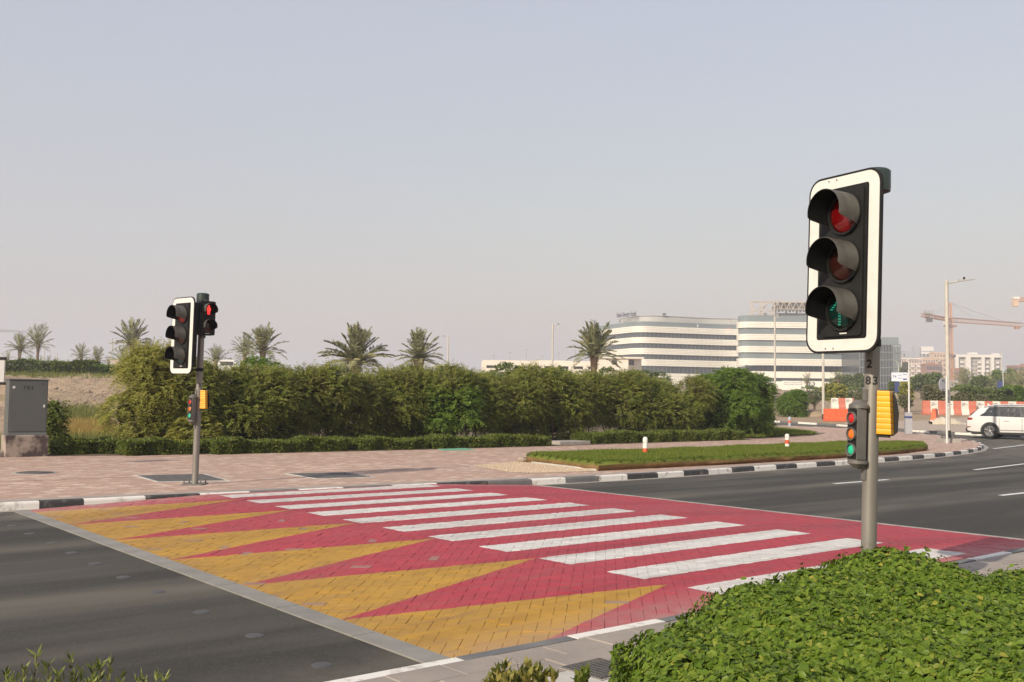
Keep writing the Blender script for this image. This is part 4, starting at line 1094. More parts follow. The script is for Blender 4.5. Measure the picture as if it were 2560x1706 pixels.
tag(mb.build('gravel', MATS['gravel'], fix=False), 'loose beige gravel at the left tip of the lawn', 'gravel', kind='stuff')
x, y, z = on(1306, 1155)
rk = MB(); rk.lathe([(.13, -.02), (.15, .05), (.08, .12), (0, .14)], 9); o = rk.build('stone_block', MATS['stone']); o.location = (x, y, z); tag(o, 'single pale stone lying at the left tip of the lawn', 'stone')
mb = MB(); p0, p1 = W(16.72, 19.4), W(16.28, 16.6); d_ = np.array(p1) - np.array(p0); n2 = np.array([-d_[1], d_[0]]) / np.linalg.norm(d_) * .03
mb.prism([tuple(np.array(p0) - n2), tuple(np.array(p1) - n2), tuple(np.array(p1) + n2), tuple(np.array(p0) + n2)], -.02, .05)
tag(mb.build('edging_kerb', MATS['concrete_pale']), kind='structure')
# second grass strip further along the pavement
gp = [(1800, 1096), (1900, 1096), (2046, 1087), (1960, 1076), (1870, 1074), (1815, 1078)]
gq = [on(*q)[:2] for q in gp]
sheet('grass_mound', gq, .06, 'lawn_turf')
pts = []
xs_ = [q[0] for q in gq]; ys_ = [q[1] for q in gq]
while len(pts) < 26000:
    x, y = random.uniform(min(xs_), max(xs_)), random.uniform(min(ys_), max(ys_))
    if inside((x, y), gq): pts.append((x, y, float(G(x, y)) + .05))
grass('strip_grass', pts, 'grass_lawn', .16, .03, 'grass strip beyond the lawn, below the rounded shrubs', lean=.5)

# ------------------------------------------------------------------ near leafy hedge
NH_OUT = [(.36, 3.0), (.42, 4.3), (.57, 5.4), (.80, 5.70), (1.18, 6.25), (1.65, 6.85), (2.15, 7.45), (2.62, 8.05), (3.0, 8.15), (3.2, 7.85), (3.45, 7.75), (3.85, 8.05), (4.4, 8.15), (5.2, 8.4), (7.5, 9.5), (7.5, 3.0)]
def nh_height(x, y):
    h = .40 + .05 * math.sin(x * 2.3 + 1) * math.sin(y * 1.9) + .035 * math.sin(x * 5.1 + y * 3.3) + .02 * math.sin(x * 11 + y * 9)
    h += .02 * math.exp(-((x - 2.95) ** 2 + (y - 7.7) ** 2) / .22) + .05 * math.exp(-((x - 1.4) ** 2 + (y - 6.3) ** 2) / .3)
    u = UV(x, y)[0]
    h += .05 * math.exp(-((x - 2.2) ** 2 + (y - 7.05) ** 2) / .5)
    h += .028 * mnoise.noise(Vector((x * 4.2, y * 4.2, 0))) + .02 * mnoise.noise(Vector((x * 9, y * 9, 5)))
    h -= .07 * float(sstep(2.95, 3.5, x))
    return h
def edge_dist(x, y, poly):
    best = 9
    for i in range(len(poly)):
        ax, ay = poly[i]; bx2, by2 = poly[(i + 1) % len(poly)]; dx, dy = bx2 - ax, by2 - ay
        t = max(0, min(1, ((x - ax) * dx + (y - ay) * dy) / (dx * dx + dy * dy))); best = min(best, math.hypot(x - ax - t * dx, y - ay - t * dy))
    return best
def nh_surf(x, y):
    e = edge_dist(x, y, NH_OUT); return nh_height(x, y) * math.sqrt(max(0.0, 1 - (1 - min(e / .34, 1)) ** 2))
nh = empty('leafy_hedge', (1.8, 6.0, 0), 0, 'broad bright green leafy hedge in the near right corner, round the signal pole', 'hedge')
P = []; D = []; cnt = 0
while cnt < 125000:
    y = random.uniform(3.4, 9.6); x = random.uniform(.2, min(7.4, .56 * y + .4))
    if not inside((x, y), NH_OUT): continue
    if random.random() > min(1.0, (6.2 / y) ** 1.2) : continue
    z = nh_surf(x, y); e = .05
    gx = (nh_surf(x + e, y) - z) / e; gy = (nh_surf(x, y + e) - z) / e
    n2 = Vector((-gx, -gy, 1)).normalized()
    dep = abs(random.gauss(0, .034)); P.append((x - 1.8, y - 6.0, max(z - dep + (random.random() < .012) * .05, .01))); D.append(tuple(n2)); cnt += 1
cnt = 0
while cnt < 16000:                                   # the hedge goes on beyond the picture edge
    y = random.uniform(3.4, 9.4); x = random.uniform(.56 * y + .4, .56 * y + 2.4)
    if not inside((x, y), NH_OUT): continue
    P.append((x - 1.8, y - 6.0, nh_surf(x, y) - abs(random.gauss(0, .034)))); D.append((0, 0, 1)); cnt += 1
# steep flank: extra leaves down to the ground along the outline
for i in range(len(NH_OUT) - 3):
    a, b_ = np.array(NH_OUT[i]), np.array(NH_OUT[i + 1]); L_ = np.linalg.norm(b_ - a); t_ = (b_ - a) / L_; no = np.array([-t_[1], t_[0]])
    for k in range(int(L_ * 1300)):
        q = a + (b_ - a) * random.random() - no * abs(random.gauss(.02, .05)); z = random.uniform(.0, 1) ** .8 * nh_height(*q) * .85
        P.append((q[0] - 1.8, q[1] - 6.0, z)); D.append((no[0] * .9, no[1] * .9, .45))
for k in range(150):
    y = random.uniform(4.2, 8.0); x = random.uniform(.7, .5 * y + .2)
    if not inside((x, y), NH_OUT): continue
    z0 = nh_surf(x, y); hh = random.uniform(.03, .09); tx, ty = random.gauss(0, .25), random.gauss(0, .25)
    for q in range(random.randint(4, 8)):
        t = random.random(); a_ = random.uniform(0, 6.28); P.append((x - 1.8 + tx * hh * t, y - 6.0 + ty * hh * t, z0 + hh * t)); D.append((math.cos(a_) * .7, math.sin(a_) * .7, .8))
P = np.array(P); D = np.array(D); n = len(P)
# folded ovate leaf: 6 points, two halves along the midrib, tip bent down
ax = unit(np.cross(D, rng.normal(size=(n, 3))) + D * .25 + np.array([0, -.15, -.30])); nr = unit(D + np.array([-.18, -.24, .1]) + rng.normal(size=(n, 3)) * .34)
sd_ = unit(np.cross(ax, nr)); nr = np.cross(sd_, ax); ln = (.037 * rng.uniform(.5, 1.5, n))[:, None]; wd = ln * rng.uniform(.55, .72, (n, 1)); fo = wd * rng.uniform(.05, .32, (n, 1))
v0 = P; v1 = P + ax * ln * .52 - nr * ln * .02; v2 = P + ax * ln - nr * ln * rng.uniform(.08, .35, (n, 1))
l1 = P + ax * ln * .30 + sd_ * wd * .5 + nr * fo; l2 = P + ax * ln * .66 + sd_ * wd * .40 + nr * fo * .6 - nr * ln * .05
r1 = P + ax * ln * .30 - sd_ * wd * .5 + nr * fo; r2 = P + ax * ln * .66 - sd_ * wd * .40 + nr * fo * .6 - nr * ln * .05
V = np.stack([v0, l1, l2, v2, v1, r1, r2], 1).reshape(-1, 3); b0 = np.arange(n)[:, None] * 7
F = np.concatenate([b0 + np.array([[0, 4, 2, 1]]), b0 + np.array([[4, 3, 3, 2]])[:, :4] * 1], 0) if False else None
F4 = np.concatenate([b0 + np.array([[0, 4, 2, 1]]), b0 + np.array([[0, 5, 6, 4]])]); F3 = np.concatenate([b0 + np.array([[4, 3, 2]]), b0 + np.array([[4, 6, 3]])])
# all as triangles
T = np.concatenate([F4[:, [0, 1, 2]], F4[:, [0, 2, 3]], F3]); base = rng.random(n) ** 1.25 * .82; pick = rng.random(n) < .022; base[pick] = rng.uniform(.85, 1, pick.sum())
rr = np.concatenate([base] * 6)
ob = fast('foliage', V, T, 'leaf_near', nh, rr, smooth=False); ob['kind'] = 'stuff'
xs_ = np.linspace(.2, 7.5, 90); ys_ = np.linspace(3.0, 10.4, 90); vv = []; iv = {}; ff = []
for i, x in enumerate(xs_):
    for j, y in enumerate(ys_):
        if inside((x, y), NH_OUT): iv[(i, j)] = len(vv); vv.append((x - 1.8, y - 6.0, max(0, nh_surf(x, y) - .07)))
for (i, j) in list(iv):
    if all(q in iv for q in ((i + 1, j), (i + 1, j + 1), (i, j + 1))): ff.append((iv[(i, j)], iv[(i + 1, j)], iv[(i + 1, j + 1)], iv[(i, j + 1)]))
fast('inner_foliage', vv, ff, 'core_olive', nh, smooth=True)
sheet('hedge_soil', NH_OUT, .003, 'soil')

# small plants at the bottom edge of the picture
def tuft(name, X0, Y0, label, tips, mat, leaf, wid, per=26, stem_r=.004, mat2='bark', drop=0):
    root = empty(name, (X0, Y0, 0), 0, label, 'plant')
    P = []; A = []; st = MB()
    for px, py, Yd in tips:
        t = at(px, py + drop, Yd); b_ = Vector((t.x + random.uniform(-.06, .06), t.y + random.uniform(-.06, .06), 0)); mid = (b_ + t) / 2 + Vector((random.uniform(-.02, .02), 0, .02))
        st.tube([b_ - Vector((X0, Y0, 0)), mid - Vector((X0, Y0, 0)), t - Vector((X0, Y0, 0))], [stem_r * 1.4, stem_r, stem_r * .5], 5)
        for k in range(per):
            s_ = 1 - .55 * random.random() ** 1.4; q = b_.lerp(t, s_); a = random.uniform(0, 6.28); P.append((q.x - X0, q.y - Y0, q.z)); e = .9 + 1.1 * s_
            A.append((math.cos(a), math.sin(a), random.uniform(.3, 1.5) * e))
    P = np.array(P); A = np.array(A); V, F = quads(P, A, rng.normal(size=P.shape) + np.array([0, -.6, .6]), leaf * rng.uniform(.5, 1.2, len(P)), wid * rng.uniform(.7, 1.2, len(P)), .1)
    fast('leaves', V, F, mat, root, rng.random(len(P))); st.build('stems', MATS[mat2], root)
    return root
tips = [(92, 1628, 4.6), (15, 1672, 4.5), (60, 1655, 4.6), (120, 1650, 4.5), (40, 1690, 4.4), (150, 1672, 4.6), (178, 1637, 4.6), (200, 1668, 4.5), (232, 1660, 4.6), (250, 1650, 4.7), (278, 1640, 4.6), (300, 1680, 4.6), (160, 1692, 4.4), (225, 1690, 4.4), (100, 1690, 4.4),
        (345, 1690, 4.6), (357, 1684, 4.6), (395, 1683, 4.6), (410, 1690, 4.6), (272, 1690, 4.5), (185, 1686, 4.4), (128, 1700, 4.3), (20, 1700, 4.3), (70, 1698, 4.3), (240, 1702, 4.3)]
tuft('spiky_plant', -2.1, 4.55, 'thin stemmed plant with small spiky leaves in the bottom left corner', tips, 'leaf_tips', .055, .011, 24, drop=12)
tips = [(1225, 1690, 4.7), (1245, 1678, 4.7), (1262, 1668, 4.75), (1275, 1690, 4.6), (1300, 1680, 4.7), (1318, 1668, 4.75), (1335, 1674, 4.7), (1350, 1682, 4.7), (1362, 1690, 4.7), (1290, 1698, 4.6), (1320, 1695, 4.6), (1240, 1700, 4.6), (1385, 1692, 4.7), (1270, 1703, 4.5), (1345, 1703, 4.5)]
tuft('yellow_plant', .03, 4.7, 'small yellow green plant at the bottom edge, left of the concrete patch', tips, 'leaf_yellowish', .055, .024, 46)
tips = [(1448, 1690, 5.0), (1458, 1680, 5.0), (1470, 1675, 5.0), (1462, 1695, 4.9), (1440, 1700, 4.9)]
tuft('leafy_sprig', .36, 5.0, 'small dark leafy sprig next to the metal mesh cover', tips, 'leaf_clipped', .045, .024, 24)

# ------------------------------------------------------------------ palms
def palm_geo(seed, ztrunk, R_, up_h, r_tr, nfr=38, leaflets=17, upright=.0):
    rs = np.random.default_rng(seed); V = []; rn = []
    for f in range(nfr):
        az = f * 2.399 + rs.normal() * .2; q = (f + .5) / nfr                    # q 0: young upright, 1: old hanging
        el = R(86 - 92 * q ** (1.1 + upright) + rs.normal() * 5); L = (up_h * 1.10 * (1 - q) + R_ * 1.12 * q) * rs.uniform(.82, 1.08)
        d = np.array([math.cos(az) * math.cos(el), math.sin(az) * math.cos(el), math.sin(el)]); hor = np.array([math.cos(az), math.sin(az), 0])
        sag = (.10 + .30 * q) * rs.uniform(.7, 1.25)
        t = np.linspace(.12, 1, leaflets); c = d * (t[:, None] * L) - UP * (sag * L * t[:, None] ** 2.3) * math.cos(el * .6) + hor * (.06 * L * t[:, None] ** 2)
        tg = np.gradient(c, axis=0); tg = unit(tg); sd2 = unit(np.cross(tg, UP + rs.normal(size=3) * .1)); base = rs.random()
        for s_ in (-1, 1):
            nl = len(t); la = sd2 * s_ * .8 + tg * .75 + UP * .30 + rs.normal(size=(nl, 3)) * .10
            ll = L * .26 * np.sin(np.pi * (.12 + .80 * t)) ** .7
            v, _ = quads(c + np.array([0, 0, ztrunk]), la, UP * .5 + SUNV * .6 + rs.normal(size=(nl, 3)) * .4, ll, L * .040 * np.ones(nl), .2); V.append(v); rn.append(np.clip(.15 + .55 * base + rs.random(nl) * .3, 0, 1))
        # rachis as thin blade
        w_ = L * .008; a_ = c + np.array([0, 0, ztrunk])
        for i in range(0, nl - 2, 2):
            V.append(np.array([a_[i] - sd2[i] * w_, a_[i] + sd2[i] * w_, a_[i + 2] + sd2[i + 2] * w_, a_[i + 2] - sd2[i + 2] * w_])); rn.append(np.array([.85]))
    V = np.concatenate(V); return V, np.arange(len(V)).reshape(-1, 4), np.concatenate(rn)
def palm(px, ytop, yj, wpx, Yd, label, seed, nfr=38, leaflets=17, lean=0.0, upright=0.0, group='date palms', name='palm_tree', tr=None):
    j = at(px, yj, Yd); tp = at(px, ytop, Yd); gz = float(G(j.x, j.y) + BUMP(j.x, j.y) - .06); R_ = wpx / 2 * Yd / FPX; uh = tp.z - j.z; hT = max(j.z - gz, .6)
    root = empty(name, (j.x, j.y, gz), 0, label, 'palm tree', group)
    r_ = tr or max(.17, .075 * R_ + .08); mb = MB(); k = 14; prof = []
    for i in range(k + 1):
        t = i / k; rr_ = r_ * (1.18 - .25 * t + (.45 * max(0, t - .72) / .28)) * (1.06 if i % 2 else .96); prof.append((rr_, t * (hT + .12 * uh)))
    prof.append((r_ * .5, hT + .2 * uh))
    mb.lathe(prof, 10); mb.build('trunk', MATS['palm_bark'], root, True)
    V, F, rn = palm_geo(seed, hT + .06 * uh, R_, uh, r_, nfr, leaflets, upright); fast('crown', V, F, 'leaf_palm', root, rn)
    if lean: root.rotation_euler = (0, lean, 0)
    return root
palm(47, 832, 880, 58, 150, 'slim palm left of the tall one, above the far left hedge', 1, 30, 12, lean=R(3))
palm(93, 815, 870, 54, 150, 'tallest slim palm above the far left hedge', 2, 30, 12, lean=R(2))
palm(330, 803, 868, 88, 118, 'large palm standing over the willowy shrub, left of the far signal', 3)
palm(203, 863, 897, 48, 170, 'short bushy palm, left of the pair beside the left lamp post', 4, 28, 11)
palm(243, 868, 905, 48, 165, 'short bushy palm, right of the pair beside the left lamp post', 5, 28, 11)
palm(308, 868, 910, 66, 145, 'low palm half hidden below the large palm, on its left', 6, 28, 11)
palm(377, 850, 900, 62, 140, 'palm half hidden between the large palm and the far signal head', 7, 28, 12)
palm(540, 863, 908, 58, 140, 'lone palm just right of the far signal pole', 8, 30, 12)
palm(612, 838, 884, 84, 125, 'pale brownish palm behind the one with long drooping fronds', 9, 30, 12)
palm(657, 818, 885, 118, 92, 'palm with long fronds drooping to the right, third of the centre left row', 10, 34, 16, upright=.5)
palm(890, 818, 912, 178, 74, 'widest palm of the row, with broad spreading fronds over the hedge', 11, 46, 22, tr=.36)
palm(1047, 830, 905, 104, 84, 'compact palm right of the widest one', 12, 44, 18, tr=.34)
palm(1485, 812, 898, 124, 88, 'tall palm in front of the hospital and the car park building', 13, 44, 20, tr=.27, upright=.5)
palm(2018, 934, 960, 34, 250, 'small palm in front of the white hospital sign wall', 14, 24, 10)
palm(2096, 926, 955, 50, 190, 'small palm in front of the hospital, beside the green trees', 15, 26, 10)
palm(2412, 922, 968, 66, 190, 'palm right of the tall lamp post, before the white apartment block', 16, 30, 12)
palm(2470, 934, 972, 60, 200, 'low spreading palm right of the lamp post, second of the right row', 17, 26, 10)
palm(2520, 932, 970, 56, 205, 'low palm near the right edge, third of the right row', 18, 26, 10)
palm(2552, 922, 968, 56, 180, 'palm cut by the right picture edge', 19, 26, 10)
for i, (px, yt, yj, wp, Yd, lab) in enumerate([(20, 878, 900, 34, 260, 'tiny distant palm at the far left, above the board'), (75, 887, 906, 28, 270, 'tiny distant palm between the two slim palms'), (101, 889, 907, 26, 260, 'tiny distant palm right of the tallest slim palm'),
        (121, 889, 906, 30, 250, 'tiny distant palm beside the leftmost lamp posts'), (140, 893, 908, 22, 280, 'tiny distant palm, last of the far left group'), (170, 899, 911, 18, 300, 'tiny distant palm above the far hedge, left of the bushy pair'), (272, 892, 912, 32, 240, 'tiny distant palm right of the left lamp post'), (576, 895, 915, 26, 240, 'tiny distant palm beside the white van')]):
    palm(px, yt, yj, wp, Yd, lab, 30 + i, 20, 8, group='distant small palms')

# ------------------------------------------------------------------ far hedges, trees and bushes
def box_hedge(px0, px1, ytop, ybase, Yd, label, mat='leaf_far', n=5000, depth=3.0, leaf=.3, bank=True, name='far_hedge', z0=None):
    a = at(px0, ybase, Yd); b_ = at(px1, ybase, Yd); t = at((px0 + px1) / 2, ytop, Yd); cx = (a.x + b_.x) / 2; gz = float(G(cx, Yd) + (BUMP(cx, Yd) if bank else 0)) - .06
    L = (b_.x - a.x) / 2; h = t.z - gz; root = empty(name, (cx, Yd, gz), 0, label, 'hedge')
    P = []; D = []
    for i in range(n):
        x = random.uniform(-L, L); hh = h * (1 + .08 * math.sin(x * 1.1 + px0) + .06 * math.sin(x * 2.7) + .04 * math.sin(x * 6))
        if random.random() < .45: P.append((x, random.uniform(-depth / 2, depth / 2), hh - abs(random.gauss(0, .08)))); D.append((0, 0, 1))
        else: P.append((x, -depth / 2 + random.gauss(0, .1) + .15 * math.sin(x * 1.7), random.uniform(0, hh))); D.append((0, -1, .3))
    V, F, rn = leaf_geo(np.array(P), np.array(D, float), leaf, leaf * .7); fast('foliage', V, F, mat, root, rn)
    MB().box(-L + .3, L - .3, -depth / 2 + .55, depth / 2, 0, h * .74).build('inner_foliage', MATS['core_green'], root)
box_hedge(-30, 150, 906, 940, 95, 'long dark hedge on the sandy bank, left of the shrubbier one', n=6500, leaf=.22)
box_hedge(150, 238, 906, 938, 93, 'darker rounded end of the hedge on the sandy bank', 'leaf_clipped', 4200, leaf=.22)
box_hedge(236, 340, 918, 940, 98, 'bright green low hedge behind the left lamp post', 'leaf_green', 3600, leaf=.25)
box_hedge(2385, 2520, 976, 1001, 100, 'long dark hedge behind the red and white barriers', 'leaf_far', 6000, leaf=.25, bank=False)
box_hedge(2518, 2640, 975, 1003, 97, 'brighter green hedge at the right edge behind the white car', 'leaf_green', 4200, leaf=.25, bank=False)
box_hedge(2010, 2165, 973, 985, 150, 'low green hedge strip below the hospital trees', 'leaf_far', 2600, leaf=.3, bank=False)
def far_tree(px, ytop, ybot, wpx, Yd, label, mat='leaf_far', n=1500, trunk=True, cat='tree', flat=.7, name='broadleaf_tree', leaf=.45):
    t = at(px, ytop, Yd); b_ = at(px, ybot, Yd); gz = float(G(t.x, Yd)); Rw = wpx / 2 * Yd / FPX; zt = t.z - gz; zb = max(b_.z - gz, .1)
    root = empty(name, (t.x, Yd, gz), 0, label, cat); C = []
    for i in range(18):
        a, r_ = random.uniform(0, 6.28), math.sqrt(random.random()); zz = random.uniform(.1, .92); k_ = math.sqrt(max(.1, 1 - (2 * zz - 1) ** 2 * .8))
        C.append((r_ * Rw * .72 * math.cos(a) * k_, r_ * Rw * .6 * math.sin(a) * k_, zb + (zt - zb) * zz * .9, Rw * .36, Rw * .34, max((zt - zb) * .22, .3)))
    P, D = sample_clumps(C, n); V, F, rn = leaf_geo(P, D, leaf, leaf * .65); fast('crown', V, F, mat, root, rn); core(C, 'inner_crown', root, 'core_green', .72)
    mb = MB(); r_ = max(.10, Rw * .06); mb.tube([(0, 0, -.05), (.05, 0, zb * .6), (0, 0, zb + (zt - zb) * .5)], [r_ * 1.3, r_, r_ * .5], 7)
    for s_ in (-1, 1, .4): mb.tube([(0, 0, zb * .6), (s_ * Rw * .25, .1, zb + .1 * (zt - zb)), (s_ * Rw * .45, 0, zb + .45 * (zt - zb))], [r_ * .7, r_ * .5, r_ * .25], 6)
    mb.build('trunk', MATS['bark'], root, True)
    return root
far_tree(2138, 936, 966, 66, 185, 'spreading dark green tree before the hospital, left of the near signal pole', n=1500)
far_tree(2098, 943, 966, 42, 192, 'smaller dark tree touching the spreading tree on its left', n=900)
far_tree(2302, 936, 978, 66, 170, 'broad olive tree left of the tall lamp post', n=1500)
far_tree(2340, 935, 975, 40, 180, 'tree behind the round sign, left of the lamp post', n=900)
far_tree(2505, 922, 972, 70, 215, 'tall rounded green tree below the white apartment block right side', 'leaf_green', n=1500)
far_tree(2448, 942, 978, 52, 175, 'olive tree between the two right hand palms', n=900)
far_tree(2246, 948, 982, 50, 160, 'dark tree below the glass tower, right of the near signal pole', n=900)
far_tree(2258, 918, 940, 22, 330, 'small dark tree beside the glass tower foot', n=400)
far_tree(2085, 955, 1000, 56, 105, 'pale yellow green palm-like shrub behind the red and white blocks', 'leaf_willow', 1100, leaf=.35, name='loose_shrub', cat='shrub')
far_tree(2265, 958, 1008, 36, 95, 'yellow green shrub right of the number sign', 'leaf_willow', 800, leaf=.3, name='loose_shrub', cat='shrub')
far_tree(2330, 966, 1008, 66, 92, 'grey green feathery shrub left of the tall lamp post', 'leaf_grey', 1300, leaf=.3, name='loose_shrub', cat='shrub')
far_tree(2262, 990, 1015, 34, 88, 'brownish low scrub behind the number sign post', 'leaf_grey', 600, leaf=.22, name='loose_shrub', cat='shrub')
far_tree(2400, 990, 1006, 36, 88, 'dry brown scrub in front of the dark far hedge', 'leaf_grey', 500, leaf=.2, name='loose_shrub', cat='shrub')
far_tree(2455, 993, 1008, 34, 90, 'dry brown scrub above the white car roof', 'leaf_grey', 500, leaf=.2, name='loose_shrub', cat='shrub')
far_tree(2148, 990, 1003, 30, 92, 'small dry scrub just left of the near signal pole', 'leaf_grey', 400, leaf=.2, name='loose_shrub', cat='shrub')
far_tree(2035, 992, 1008, 30, 95, 'small dry scrub above the orange barrier', 'leaf_grey', 400, leaf=.2, name='loose_shrub', cat='shrub')

# ================================================================== lamp posts
M('lamp_paint', (.50, .47, .41), .5, (.42, .39, .34), 4)
M('lamp_head', (.36, .35, .32), .5, (.28, .27, .25), 6)
M('black_band', (.02, .02, .02), .6)
def lamp(px, ytop, Yd, arm_px, label, r=.075, base=None, bank=False, detail=False, curve=False, arm_up=.06):
    t = at(px, ytop, Yd); gz = float(G(t.x, Yd) + (BUMP(t.x, Yd) - .06 if bank else 0)) if base is None else base
    root = empty('street_lamp', (t.x, Yd, gz), 0, label, 'street lamp', 'street lamps'); h = t.z - gz; a = arm_px * Yd / FPX; s_ = 1 if a > 0 else -1
    if curve:
        pts = [(0, 0, 0), (0, 0, h * .86), (a * .08, 0, h * .95), (a * .35, 0, h), (a, 0, h + .1)]; MB().tube(pts, [r * 1.2, r * .8, r * .7, r * .6, r * .5], 8).build('pole', MATS['lamp_paint'], root, True)
        MB().box(a * .8, a * 1.15, -.12, .12, h + .02, h + .16, bev=.03).build('lamp_head', MATS['lamp_head'], root); return root
    MB().lathe([(r * 1.15, 0), (r * 1.1, h * .3), (r * .9, h), (r * .6, h + .02), (0, h + .03)], 14).build('pole', MATS['lamp_paint'], root, True)
    MB().tube([(0, 0, h - .12), (a * .45, 0, h - .12 + arm_up)], [r * .42, r * .36], 8).build('arm', MATS['lamp_paint'], root, True)
    hd = MB(); L = a * .62
    hd.add([(a * .40, -.11, h - .15 + arm_up), (a * .40, .11, h - .15 + arm_up), (a, .12, h - .10 + arm_up * 1.6), (a, -.12, h - .10 + arm_up * 1.6), (a * .42, -.08, h - .05 + arm_up), (a * .42, .08, h - .05 + arm_up), (a * .98, .06, h - .085 + arm_up * 1.6), (a * .98, -.06, h - .085 + arm_up * 1.6)],
           [(0, 1, 2, 3), (4, 7, 6, 5), (0, 3, 7, 4), (1, 5, 6, 2), (0, 4, 5, 1), (3, 2, 6, 7)])
    ho = hd.build('lamp_head', MATS['lamp_head'], root)
    MB().lathe([(.045, h - .05 + arm_up), (.045, h + .05 + arm_up), (.03, h + .07 + arm_up), (0, h + .075 + arm_up)], 10, Matrix.Translation((a * .62, 0, 0))).build('photocell', MATS['black_plastic'], ho, True)
    if detail:
        MB().lathe([(r * 1.19, .05), (r * 1.18, .36)], 16).build('black_band', MATS['black_band'], root, True)
        MB().box(-.24, .24, -.24, .24, .02, .055, bev=.004).build('base_plate', MATS['iron_dark'], root)
        for sx in (-1, 1):
            for sy in (-1, 1): MB().cyl((sx * .19, sy * .19, .05), (sx * .19, sy * .19, .15), .025, n=8).build('bolt', MATS['bark'], root)
        MB().box(-.36, .36, -.36, .36, -.22, .02, bev=.015).build('footing', MATS['concrete'], root)
    return root
b8 = on(2366, 1107)
L8 = lamp(2366, 702, b8[1], 72, 'tall cream lamp post with black foot on the pavement corner', r=.085, base=b8[2] + .16, detail=True, arm_up=.10)
pl_ = MB()
for a in np.linspace(R(-130), R(-50), 7): pl_.v.append((.1 * math.cos(a), .1 * math.sin(a), 1.33)); pl_.v.append((.1 * math.cos(a), .1 * math.sin(a), 1.86))
pl_.f = [(2 * i, 2 * i + 2, 2 * i + 3, 2 * i + 1) for i in range(6)]
st = pl_.build('number_plate', MATS['retro_white'], L8)
mb = MB()
for i in range(6): mb.box(-.045, .04 - .02 * (i % 2), -.1025, -.1015, 1.38 + i * .075, 1.38 + i * .075 + .018)
for i in range(5): mb.box(-.03 + .05 * (i % 2), -.015 + .05 * (i % 2), -.1025, -.1015, 1.39 + i * .08, 1.39 + i * .08 + .05)
mb.build('marking', MATS['ink'], L8)
lamp(1382, 811, 110, 22, 'lamp post between the middle of the hedge and the car park building', r=.10)
lamp(1121, 841, 135, -18, 'lamp post with its arm pointing left, right of the compact palm', r=.10)
lamp(281, 846, 200, 12, 'lamp post on the bank left of the large palm', r=.12, bank=True)
lamp(112, 857, 230, 14, 'thin lamp post right of the tallest slim palm', r=.11, bank=True)
lamp(143, 883, 330, -10, 'small distant lamp post with its arm to the left at the far left', r=.12, bank=True)
lamp(622, 835, 190, 14, 'thin lamp post between the two palms right of the far signal', r=.10)
lamp(609, 866, 260, -4, 'bare thin post behind the pale brownish palm', r=.10)
lamp(1937, 792, 105, 22, 'lamp post standing in front of the curved hospital block', r=.10)
b7 = on(2057, 1051)
L7 = lamp(2057, 775, b7[1], 24, 'pale lamp post rising behind the near signal head from the side street', r=.085, base=b7[2])
MB().lathe([(.108, .02), (.106, .42)], 14).build('black_band', MATS['black_band'], L7, True); MB().box(-.3, .3, -.3, .3, -.05, .02).build('base_plate', MATS['concrete'], L7)
lamp(2246, 902, 210, -18, 'curved white lamp post left of the number sign', r=.09, curve=True)
lamp(2503, 878, 220, 3, 'thin grey post near the right edge in front of the round tree', r=.11)
lamp(2160, 935, 260, 3, 'short thin grey post left of the near signal pole', r=.10)

# ================================================================== signs, barriers, sacks
M('sign_face', (.62, .64, .70), .5, (.56, .58, .64), 5); M('sign_blue', (.04, .06, .18), .5); M('sign_grey', (.46, .47, .50), .5, (.40, .41, .44), 6)
M('post_white', (.60, .59, .57), .5, (.52, .51, .49), 5); M('post_grey', (.33, .33, .35), .55, (.28, .28, .30), 6)
x, y, z = on(2271, 1086)
sg = empty('number_sign', (x, y, z), R(-12), 'blue and white sign numbered 74 on a thin post with a grey bin-like foot', 'sign')
ppm = y / FPX
MB().cyl((.04, 0, 0), (.06, 0, 3.75), .05, .042, n=12).build('post', MATS['post_white'], sg, True)
ft = MB().box(-.17, .17, -.15, .15, 0, 1.12, bev=.02).build('foot', MATS['post_grey'], sg); MB().box(-.174, .174, -.154, .154, .82, .93).build('band', MATS['sign_blue'], ft)
bd = MB().box(-.80, .0, -.025, .025, 2.72, 3.18, bev=.005).build('board', MATS['sign_face'], sg)
text_obj('number', '74', .20, 'sign_blue', bd, facing(Vector((-.66, -.028, 2.96)), R(-90)), depth=.001)
mb = MB()
for q in ((-.50, -.30, 3.03, 3.05), (-.24, -.06, 3.06, 3.085), (-.50, -.28, 2.88, 2.90), (-.24, -.05, 2.80, 2.87)): mb.box(q[0], q[1], -.028, -.0255, q[2], q[3])
mb.build('small_print', MATS['sign_blue'], bd)
MB().box(-.26, .02, -.045, .045, 3.32, 3.72, bev=.01).build('dark_box', MATS['cabinet_grey'], sg)
x, y, z = on(2357, 1108)
rs_ = empty('round_sign', (x - .02, y - .45, z), 0, 'back of a round sign on a white post beside the tall lamp post', 'sign')
MB().cyl((0, 0, 0), (.02, 0, 2.80), .045, n=12).build('post', MATS['post_white'], rs_, True)
hd = MB(); hd.lathe([(.27, -.012), (.28, 0), (.27, .012)], 32, Matrix.Translation((-.13, .08, 2.45)) @ Matrix.Rotation(R(38), 4, 'Z') @ Matrix.Rotation(R(90), 4, 'X')); ds = hd.build('disc', MATS['sign_grey'], rs_)
mb = MB(); mb.box(-.22, .02, .03, .06, 2.62, 2.66); mb.box(-.22, .02, .03, .06, 2.22, 2.26); mb.build('clamp', MATS['iron_dark'], rs_)
x, y, z = on(2250, 1000); p = at(2243, 968, 140)
bn = empty('blue_banner', (p.x, 140, float(G(p.x, 140))), 0, 'small blue panel low on the curved lamp post', 'sign')
